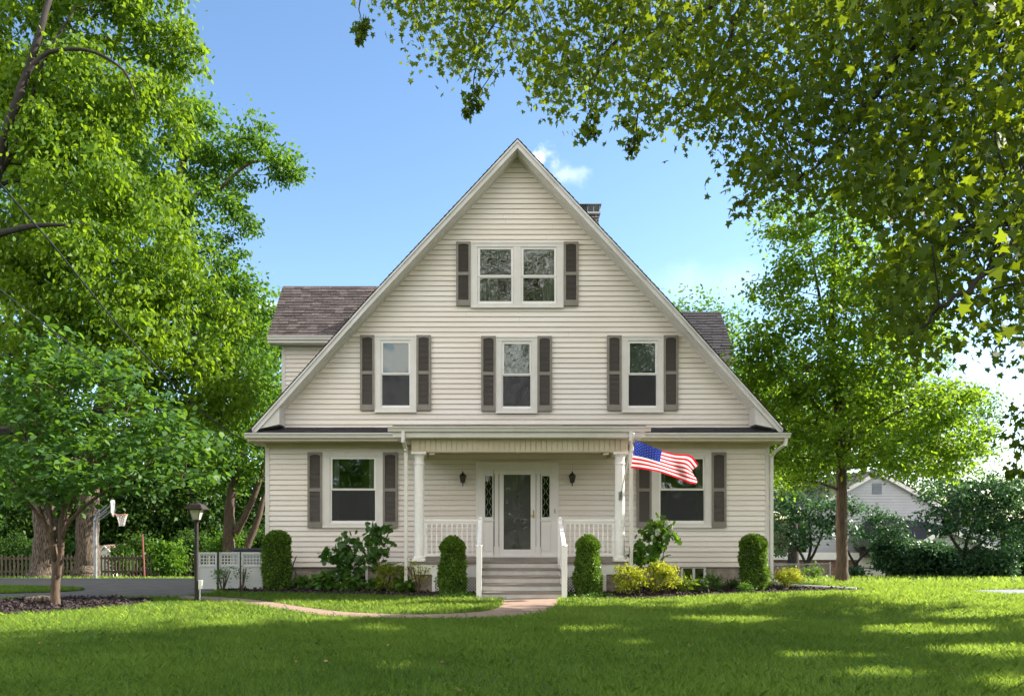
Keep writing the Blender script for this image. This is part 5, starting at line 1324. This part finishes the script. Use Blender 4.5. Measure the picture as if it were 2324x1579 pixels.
bgtree(1600, 18, [(1590, 900), (1590, 760)], [(1540, 690, 35, 30), (1580, 700, 40, 25), (1640, 720, 36, 25), (1650, 780, 40, 60), (1680, 860, 50, 60), (1700, 950, 60, 60), (1730, 1030, 60, 50), (1600, 780, 70, 60), (1650, 880, 80, 80), (1620, 980, 80, 80), (1700, 1080, 70, 50)], LF_MID, 'tree crown showing over the right wing roof', lsize=.19, r=.2)
bgtree(1800, 22, [(1800, 1150), (1790, 1000)], [(1760, 980, 70, 60), (1830, 1040, 80, 60), (1780, 1090, 80, 40), (1870, 1080, 60, 40), (1730, 1060, 60, 60)], LF_DARK, 'dark tree between the house and the slender tree', lsize=.22)
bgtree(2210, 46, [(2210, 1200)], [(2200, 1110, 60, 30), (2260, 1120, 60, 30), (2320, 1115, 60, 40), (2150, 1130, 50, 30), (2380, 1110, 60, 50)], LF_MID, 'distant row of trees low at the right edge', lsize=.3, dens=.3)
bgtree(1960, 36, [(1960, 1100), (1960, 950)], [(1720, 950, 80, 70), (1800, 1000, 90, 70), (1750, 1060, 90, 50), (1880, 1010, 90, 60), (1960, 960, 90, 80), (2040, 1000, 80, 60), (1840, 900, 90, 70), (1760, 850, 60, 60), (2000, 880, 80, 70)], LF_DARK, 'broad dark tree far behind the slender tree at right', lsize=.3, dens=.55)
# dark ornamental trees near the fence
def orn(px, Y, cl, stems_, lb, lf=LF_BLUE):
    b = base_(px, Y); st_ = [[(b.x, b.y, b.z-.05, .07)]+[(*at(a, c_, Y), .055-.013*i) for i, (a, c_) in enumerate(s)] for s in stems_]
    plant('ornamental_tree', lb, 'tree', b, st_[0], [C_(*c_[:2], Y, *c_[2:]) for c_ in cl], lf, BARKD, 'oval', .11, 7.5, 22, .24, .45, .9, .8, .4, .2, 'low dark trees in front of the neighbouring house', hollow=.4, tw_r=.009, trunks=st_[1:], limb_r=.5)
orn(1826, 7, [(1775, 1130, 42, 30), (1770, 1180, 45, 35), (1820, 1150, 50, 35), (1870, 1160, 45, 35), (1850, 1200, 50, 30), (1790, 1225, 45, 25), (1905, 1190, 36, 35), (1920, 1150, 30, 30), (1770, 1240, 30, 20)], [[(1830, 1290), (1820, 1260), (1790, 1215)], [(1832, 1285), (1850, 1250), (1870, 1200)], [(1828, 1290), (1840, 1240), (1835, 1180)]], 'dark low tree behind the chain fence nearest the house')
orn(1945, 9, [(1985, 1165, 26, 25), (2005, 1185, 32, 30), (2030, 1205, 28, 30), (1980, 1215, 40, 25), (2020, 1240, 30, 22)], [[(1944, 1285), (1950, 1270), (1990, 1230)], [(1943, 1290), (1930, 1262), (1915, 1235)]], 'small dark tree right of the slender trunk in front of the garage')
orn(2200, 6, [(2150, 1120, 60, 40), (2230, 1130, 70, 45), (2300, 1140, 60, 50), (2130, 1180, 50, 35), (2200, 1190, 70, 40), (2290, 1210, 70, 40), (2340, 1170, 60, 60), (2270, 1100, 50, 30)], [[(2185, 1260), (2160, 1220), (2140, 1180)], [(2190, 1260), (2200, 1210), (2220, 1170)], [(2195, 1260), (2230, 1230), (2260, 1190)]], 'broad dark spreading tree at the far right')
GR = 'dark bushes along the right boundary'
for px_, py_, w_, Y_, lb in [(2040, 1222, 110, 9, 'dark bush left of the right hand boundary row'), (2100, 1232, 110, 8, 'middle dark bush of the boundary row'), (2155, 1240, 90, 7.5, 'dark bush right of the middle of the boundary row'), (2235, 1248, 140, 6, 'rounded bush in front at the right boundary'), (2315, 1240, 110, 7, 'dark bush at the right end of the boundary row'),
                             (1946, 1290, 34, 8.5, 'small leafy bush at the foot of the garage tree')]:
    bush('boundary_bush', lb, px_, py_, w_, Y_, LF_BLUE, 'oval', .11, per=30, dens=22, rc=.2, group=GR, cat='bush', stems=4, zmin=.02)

# neighbouring house at right
Y = 24.0; s_ = F/(Y-CY)
def nx(px, dy=0): return CX+(px-VX)/F*(Y+dy-CY)
def nz(py, dy=0): return CZ+(VY-py)/F*(Y+dy-CY)
NH = thing('neighbour_house', 'white sided neighbouring house with a low gable and brick base behind trees at right', 'house', (nx(1985), Y, nz(1335)))
NSID = mat('white_neighbour_siding', (.52, .53, .57), .6, (.45, .46, .50), 2, .6, .03)
m_ = MB(); px_pk, pk = nx(1990), nz(1074)
def g_l(z): return nx(1990)-(pk-z)/(pk-nz(1166))*(nx(1990)-nx(1824))
def g_r(z): return nx(1990)+(pk-z)/(pk-nz(1166))*(nx(2156)-nx(1990))
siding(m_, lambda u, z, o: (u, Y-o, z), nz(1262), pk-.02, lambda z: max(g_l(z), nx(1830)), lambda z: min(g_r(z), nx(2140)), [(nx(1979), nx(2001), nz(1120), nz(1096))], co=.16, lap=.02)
m_.build('wall', [NSID, GRIME_SHADOW2], NH)
m_ = MB(); m_.box(nx(1740), nx(2005), Y-.6, Y-.5, nz(1350), nz(1268)); m_.box(nx(2005), nx(2140), Y+.0, Y+.1, nz(1350), nz(1262)-.01); m_.box(nx(1740), nx(1830), Y+1, Y+1.1, nz(1262), nz(1180)); m_.build('brick_wall', BRICKR, NH)
m_ = MB(); m_.box(nx(1740), nx(1935), Y-.8, Y-.61, nz(1268), nz(1252)); m_.box(nx(1935), nx(2000), Y-.75, Y-.61, nz(1285), nz(1262)); m_.build('fascia', WHITE, NH)
m_ = MB(); m_.box(nx(1940), nx(1996), Y-.64, Y-.601, nz(1350), nz(1288)); gd_ = m_.build('garage_door', WHITE, NH)
m_ = MB(); m_.bar((px_pk, Y-.12, pk+.05), (g_r(nz(1166)), Y-.12, nz(1166)+.05), .2, .2); m_.bar((px_pk, Y-.12, pk+.05), (g_l(nz(1166)), Y-.12, nz(1166)+.05), .2, .2); m_.build('rake_trim', WHITE, NH)
m_ = MB(); a_, b_ = Vector((px_pk, 0, pk+.2)), Vector((g_r(nz(1166)), 0, nz(1166)+.2)); c_ = Vector((g_l(nz(1166)), 0, nz(1166)+.2))
m_.add([(a_.x, Y-.25, a_.z), (b_.x, Y-.25, b_.z), (b_.x, Y+9, b_.z), (a_.x, Y+9, a_.z), (c_.x, Y-.25, c_.z), (c_.x, Y+9, c_.z)], [(0, 1, 2, 3), (0, 3, 5, 4)])
slope(m_, (nx(1935), Y-1.1, nz(1262)), (1, 0, 0), (0, 1, .5), nx(2010)-nx(1935), 1.2, .15, .3)
m_.build('roof', SHING, NH)
m_ = MB(); 
for k in range(9): z = nz(1120)+k*(nz(1096)-nz(1120))/9; m_.add([(nx(1979), Y-.05, z), (nx(2001), Y-.05, z), (nx(2001), Y+.0, z+.06), (nx(1979), Y+.0, z+.06)], [(0, 1, 2, 3)])
m_.build('gable_vent', mat('blue_grey_vent', (.28, .32, .38), .6), NH)
# front wing with dark roof
m_ = MB(); yy = Y-4; sx = lambda px: nx(px, -4); sz = lambda py: nz(py, -4)
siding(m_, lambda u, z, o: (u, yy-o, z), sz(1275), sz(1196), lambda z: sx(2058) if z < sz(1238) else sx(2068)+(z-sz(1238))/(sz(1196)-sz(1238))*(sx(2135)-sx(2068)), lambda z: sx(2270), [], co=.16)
m_.build('wing_wall', [NSID, GRIME_SHADOW2], NH)
m_ = MB(); e1, e2 = Vector((sx(2060), yy-.3, sz(1240))), Vector((sx(2138), yy-.3, sz(1192))); bk = Vector((-1.6, 3.9, .55))
m_.add([e1, e2, e2+bk, e1+bk, e1-Vector((0, 0, .12)), e2-Vector((0, 0, .12))], [(0, 1, 2, 3), (0, 4, 5, 1)])
e3 = Vector((sx(2290), yy-.3, sz(1255))); m_.add([e2, e3, e3+bk, e2+bk], [(0, 1, 2, 3)]); m_.build('wing_roof', SHINGD, NH)
m_ = MB(); m_.bar(e1-Vector((0, .03, .16)), e2-Vector((0, .03, .16)), .12, .2); m_.bar(e2-Vector((0, .03, .16)), e3-Vector((0, .03, .16)), .12, .2); m_.build('wing_rake_trim', WHITE, NH)
# chain-link fence
Y = 6.0
CF = thing('chain_fence', 'low chain link fence between the house and the slender tree', 'fence', (nx(1745, 0) if 0 else xw_(1745, Y), Y, tz(6, Y)))
xa, xb = xw_(1738, Y), xw_(1884, Y); zt_ = CZ+(VY-1279)/F*(Y-CY); zb_ = tz(xb, Y)
m_ = MB(); m_.tube([(xa, Y, zt_+.02), ((xa+xb)/2, Y, zt_-.01), (xb, Y, zt_)], .02, 8)
for x in (xa, xb): m_.tube([(x, Y, zb_), (x, Y, zt_+.06)], .028, 8)
m_.tube([(xb, Y, zt_), (xb+.05, Y+6, zt_-.4)], .02, 8); m_.build('fence_frame', GREYM, CF)
m_ = MB(); hgt = zt_-zb_; k = -hgt
while k < xb-xa:
    for q in (1, -1):
        t0, t1 = max(0, -k), min(hgt, xb-xa-k)
        if t1-t0 > .02:
            m_.tube([(xa+k+t0, Y, zb_+t0), (xa+k+t1, Y, zb_+t1)] if q == 1 else [(xb-k-t0, Y+.006, zb_+t0), (xb-k-t1, Y+.006, zb_+t1)], .0028, 3, cap=False)
    k += .075
m_.build('chain_mesh', GREYM, CF)

# ======================= OVERHANGING TREE (top right) =======================
reg = [(845, -30), (905, 35), (960, 120), (1030, 140), (1060, 175), (1095, 170), (1100, 110), (1160, 60), (1200, 130), (1215, 190), (1240, 245), (1265, 255), (1290, 215), (1325, 240), (1375, 215), (1420, 250), (1470, 270), (1530, 290), (1560, 265), (1600, 270), (1640, 320), (1675, 330), (1670, 410), (1710, 430), (1760, 460), (1830, 440), (1920, 430), (2000, 500),
       (2030, 620), (1990, 680), (2030, 730), (2080, 810), (2130, 790), (2200, 720), (2250, 770), (2330, 820), (2500, 820), (2500, -200), (845, -200)]
def cl_region(n):
    out = []
    while len(out) < n:
        X = rs.uniform(840, 2480, 2000); Yp = rs.uniform(-190, 860, 2000); k = inpoly(X, Yp, reg)
        # a few sky holes on the right
        hole = ((X-2225)/75)**2+((Yp-590)/85)**2 < 1
        hole |= ((X-2000)/60)**2+((Yp-355)/25)**2 < .0
        k &= ~(hole & (rs.rand(2000) < .72))
        thin = (X > 2120) & (Yp > 420); k &= ~(thin & (rs.rand(2000) < .42))
        k &= ~((Yp < 420) & (X > 1100) & (np.sin(X*.021+1)*np.sin(Yp*.027+X*.006) > .45) & (rs.rand(2000) < .6))
        out += list(zip(X[k], Yp[k]))
    return out[:n]
pts_ = cl_region(1800)
small = [(822, 70, 18), (830, 50, 14), (815, 88, 10), (1070, 225, 16), (1083, 205, 12), (1062, 250, 12), (1082, 240, 10), (1325, 305, 22), (1335, 290, 15), (1440, 325, 18), (1432, 345, 14), (1448, 305, 12), (2290, 980, 30), (2310, 1010, 20), (2320, 940, 25), (2300, 1060, 14), (1690, 470, 25), (1345, 265, 16), (1420, 270, 20)]
Cc = []
for px, py in pts_:
    dd = 12.8-4.6*np.clip((px-850)/1450, 0, 1)+rs.normal()*1.3
    Cc.append((px, py, max(4.2, dd), .30))
for px, py, r in small:
    for k in range(3): Cc.append((px+rs.uniform(-r, r)*.6, py+rs.uniform(-r, r)*.6, 11.0 if px < 1500 else 9.0, r/F*11*.7))
Cw = []
for px, py, d_, r in Cc: p = at(px, py, CY+d_); Cw.append((p.x, p.y, p.z, r))
# the rest of the crown, above and to the right of the frame
ncrown = 420
v = rs.normal(size=(ncrown, 3)); v /= np.linalg.norm(v, axis=1)[:, None]; v *= (rs.rand(ncrown)**.4)[:, None]
U = np.array([5.0, -12.5, 13.5])+v*np.array([9.0, 6.5, 5.5])
for x, y, z in U:
    d_ = y-CY
    if d_ > .5:
        px, py = VX+(x-CX)*F/d_, VY-(z-CZ)*F/d_
        if -100 < px < 2424 and py > -60: continue
    elif z < 6: continue
    Cw.append((x, y, z, .45))
Cw = np.array(Cw)
per = np.where(Cw[:, 3] > .4, 34, 15); per[:len(Cc)] = np.where(Cw[:len(Cc), 3] > .25, 21, 10)
idx = np.repeat(np.arange(len(Cw)), per); gg = rs.normal(size=(len(idx), 3))*.6*Cw[idx, 3][:, None]; P = Cw[idx, :3]+gg
keep = ~((P[:, 1] < CY+3.2) & (P[:, 2] < 4.5)) & (sun_gaps(P) | (rs.rand(len(P)) < .5)); P = P[keep]; idx = idx[keep]; gg = gg[keep]
aa = np.clip(.5*rs.rand(len(Cw))[idx]+.5*rs.rand(len(idx)), 0, 1)
V, k = leaves(P, .078, 'star', .5, 1.0, .8, gg/(np.linalg.norm(gg, axis=1)[:, None]+1e-6))
TX, TY = 9.2, -12.2
OT = thing('sweetgum_tree', 'large tree with star shaped leaves hanging into the frame from the upper right', 'tree', (TX, TY, 0))
np_mesh('crown', V, len(V)//k, k, LF_OVER, aa, OT)
m_ = MB()
nodes = []
def limb(pl, rr):
    out = []; rad = []
    for i in range(len(pl)-1):
        for q in range(6): 
            t = q/6; a = cr([Vector(w_) for w_ in pl], i, t); out.append(a+Vector((random.uniform(-1, 1), random.uniform(-1, 1), random.uniform(-1, 1)))*.03); rad.append(rr[i]*(1-t)+rr[i+1]*t)
    out.append(Vector(pl[-1])); rad.append(rr[-1]); m_.tube(out, rad, 8); nodes.extend([(a, b) for a, b in zip(out, rad) if b < .2])
limb([(TX, TY, 0), (TX, TY, 3), (TX-.2, TY, 6.5), (TX-.8, TY, 11), (TX-1.5, TY, 16)], [.5, .38, .32, .2, .06])
A_ = lambda px, py, d_: tuple(at(px, py, CY+d_))
limb([(TX-.2, TY, 6.0), A_(2440, 330, 7.6), A_(2350, 480, 7.0), A_(2290, 560, 6.8), A_(2220, 640, 6.6), A_(2130, 700, 6.6), A_(2060, 760, 6.8)], [.14, .09, .05, .035, .025, .018, .01])
limb([A_(2324, 500, 7.0), A_(2270, 500, 7.4), A_(2215, 520, 7.8), A_(2190, 530, 8.0)], [.05, .045, .035, .015])
limb([(TX-.3, TY, 7.2), A_(2420, 40, 8), A_(2200, 20, 8.2), A_(2060, 110, 8.4), A_(2020, 160, 8.6), A_(1900, 330, 8.8), A_(1800, 420, 9)], [.16, .10, .08, .06, .04, .025, .012])
limb([(TX-.4, TY, 8.0), A_(2300, -90, 8.5), A_(1950, -60, 9.5), A_(1700, 0, 10), A_(1640, 130, 10.2), A_(1560, 240, 10.3)], [.16, .1, .08, .05, .03, .012])
limb([A_(1950, -60, 9.5), A_(1700, -60, 10.5), A_(1430, -20, 11), A_(1420, 60, 11.2), A_(1360, 150, 11.3), A_(1330, 290, 11.2)], [.07, .055, .04, .025, .018, .006])
limb([A_(1700, -60, 10.5), A_(1300, -80, 11.5), A_(1000, -50, 12.2), A_(830, -10, 12), A_(822, 80, 11.2)], [.05, .04, .025, .012, .004])
limb([A_(1300, -80, 11.5), A_(1160, 10, 11.8), A_(1090, 120, 11.6), A_(1068, 260, 11)], [.03, .02, .012, .004])
limb([A_(1640, 0, 10), A_(1560, 60, 10.2), A_(1470, 190, 10.6), A_(1436, 340, 10.9)], [.04, .028, .016, .005])
limb([(TX-.8, TY, 10.5), (6, -11, 12), (3, -10, 13), (0, -9.5, 13)], [.15, .1, .07, .03]); limb([(TX-.8, TY, 11), (7, -15, 13), (4, -16.5, 14)], [.15, .1, .04]); limb([(TX-.8, TY, 9), (11, -9, 12), (12, -8, 14)], [.15, .1, .04])
NP = np.array([tuple(q[0]) for q in nodes])
for ci in range(len(Cw)):
    if random.random() > .38: continue
    c_ = Cw[ci, :3]; d_ = ((NP-c_)**2).sum(1); j = int(d_.argmin()); L_ = math.sqrt(d_[j])
    if L_ > 1.3: continue
    p0 = nodes[j][0]; p1 = Vector(c_); mid = p0.lerp(p1, .55)+Vector((random.uniform(-1, 1)*.1, random.uniform(-1, 1)*.1, .12))*L_
    r_ = min(.012, .004+.003*L_); m_.tube([p0, mid, p1], [r_, r_*.7, r_*.35], 4, cap=False)
m_.build('trunk', BARKD, OT, smooth=True)
print('leaf faces', len(V)//k)

# trees standing right of the frame: their shadows cross the front lawn
def yard(x, y, z, r_, rz, lb, n=12):
    cl = []
    for q in range(n):
        v = Vector((random.gauss(0, 1), random.gauss(0, 1), random.gauss(0, 1))).normalized()*random.uniform(.35, .95)
        k = random.uniform(.28, .42); cl.append((x+v.x*r_, y+v.y*r_*.8, z+v.z*rz, r_*k*1.2, r_*k, r_*k*.6))
    plant('yard_tree', lb, 'tree', (x, y, tz(x, y)), [(x, y, tz(x, y), .3), (x, y, z*.5, .24), (x, y, z, .12)], cl, LF_MID, BARK, 'oval', .26, 1.5, 42, .55, .6, .9, .8, .3, .1, 'yard trees right of the frame', hollow=.1, filt=sun_gaps)
yard(17.0, -4.0, 11.0, 4.4, 6.0, 'yard tree whose shadow crosses the middle of the lawn', 20)
yard(22.5, -3.9, 15.5, 4.6, 4.0, 'tallest yard tree on the right', 13)
yard(13.0, -6.8, 8.0, 3.4, 3.6, 'yard tree nearest the frame on the right')
yard(23.5, -6.5, 8.5, 3.4, 3.0, 'far yard tree on the right', 10)
# street trees behind the camera (they shade the lawn and show in the window glass)
def street(x, y, h_, r_, lb):
    cl = [(x, y, h_*.62, r_, r_, h_*.33)]+[(x+random.uniform(-1, 1)*r_*.7, y+random.uniform(-1, 1)*r_*.7, h_*random.uniform(.4, .85), r_*.5, r_*.5, r_*.4) for _ in range(7)]
    plant('street_tree', lb, 'tree', (x, y, 0), [(x, y, 0, .35), (x, y, h_*.3, .28), (x, y, h_*.8, .1)], cl, LF_MID, BARK, 'dia', .34, .30, 34, .9, .6, .9, .8, .3, .1, 'street trees opposite the house', hollow=.4)
street(-9, -33, 10, 4.2, 'street tree opposite the left half of the house')
street(5, -36, 9, 4.6, 'street tree opposite the right half of the house')
street(16, -31, 11, 4.5, 'street tree opposite the far right')
street(-22, -34, 11, 5.0, 'street tree opposite the far left')
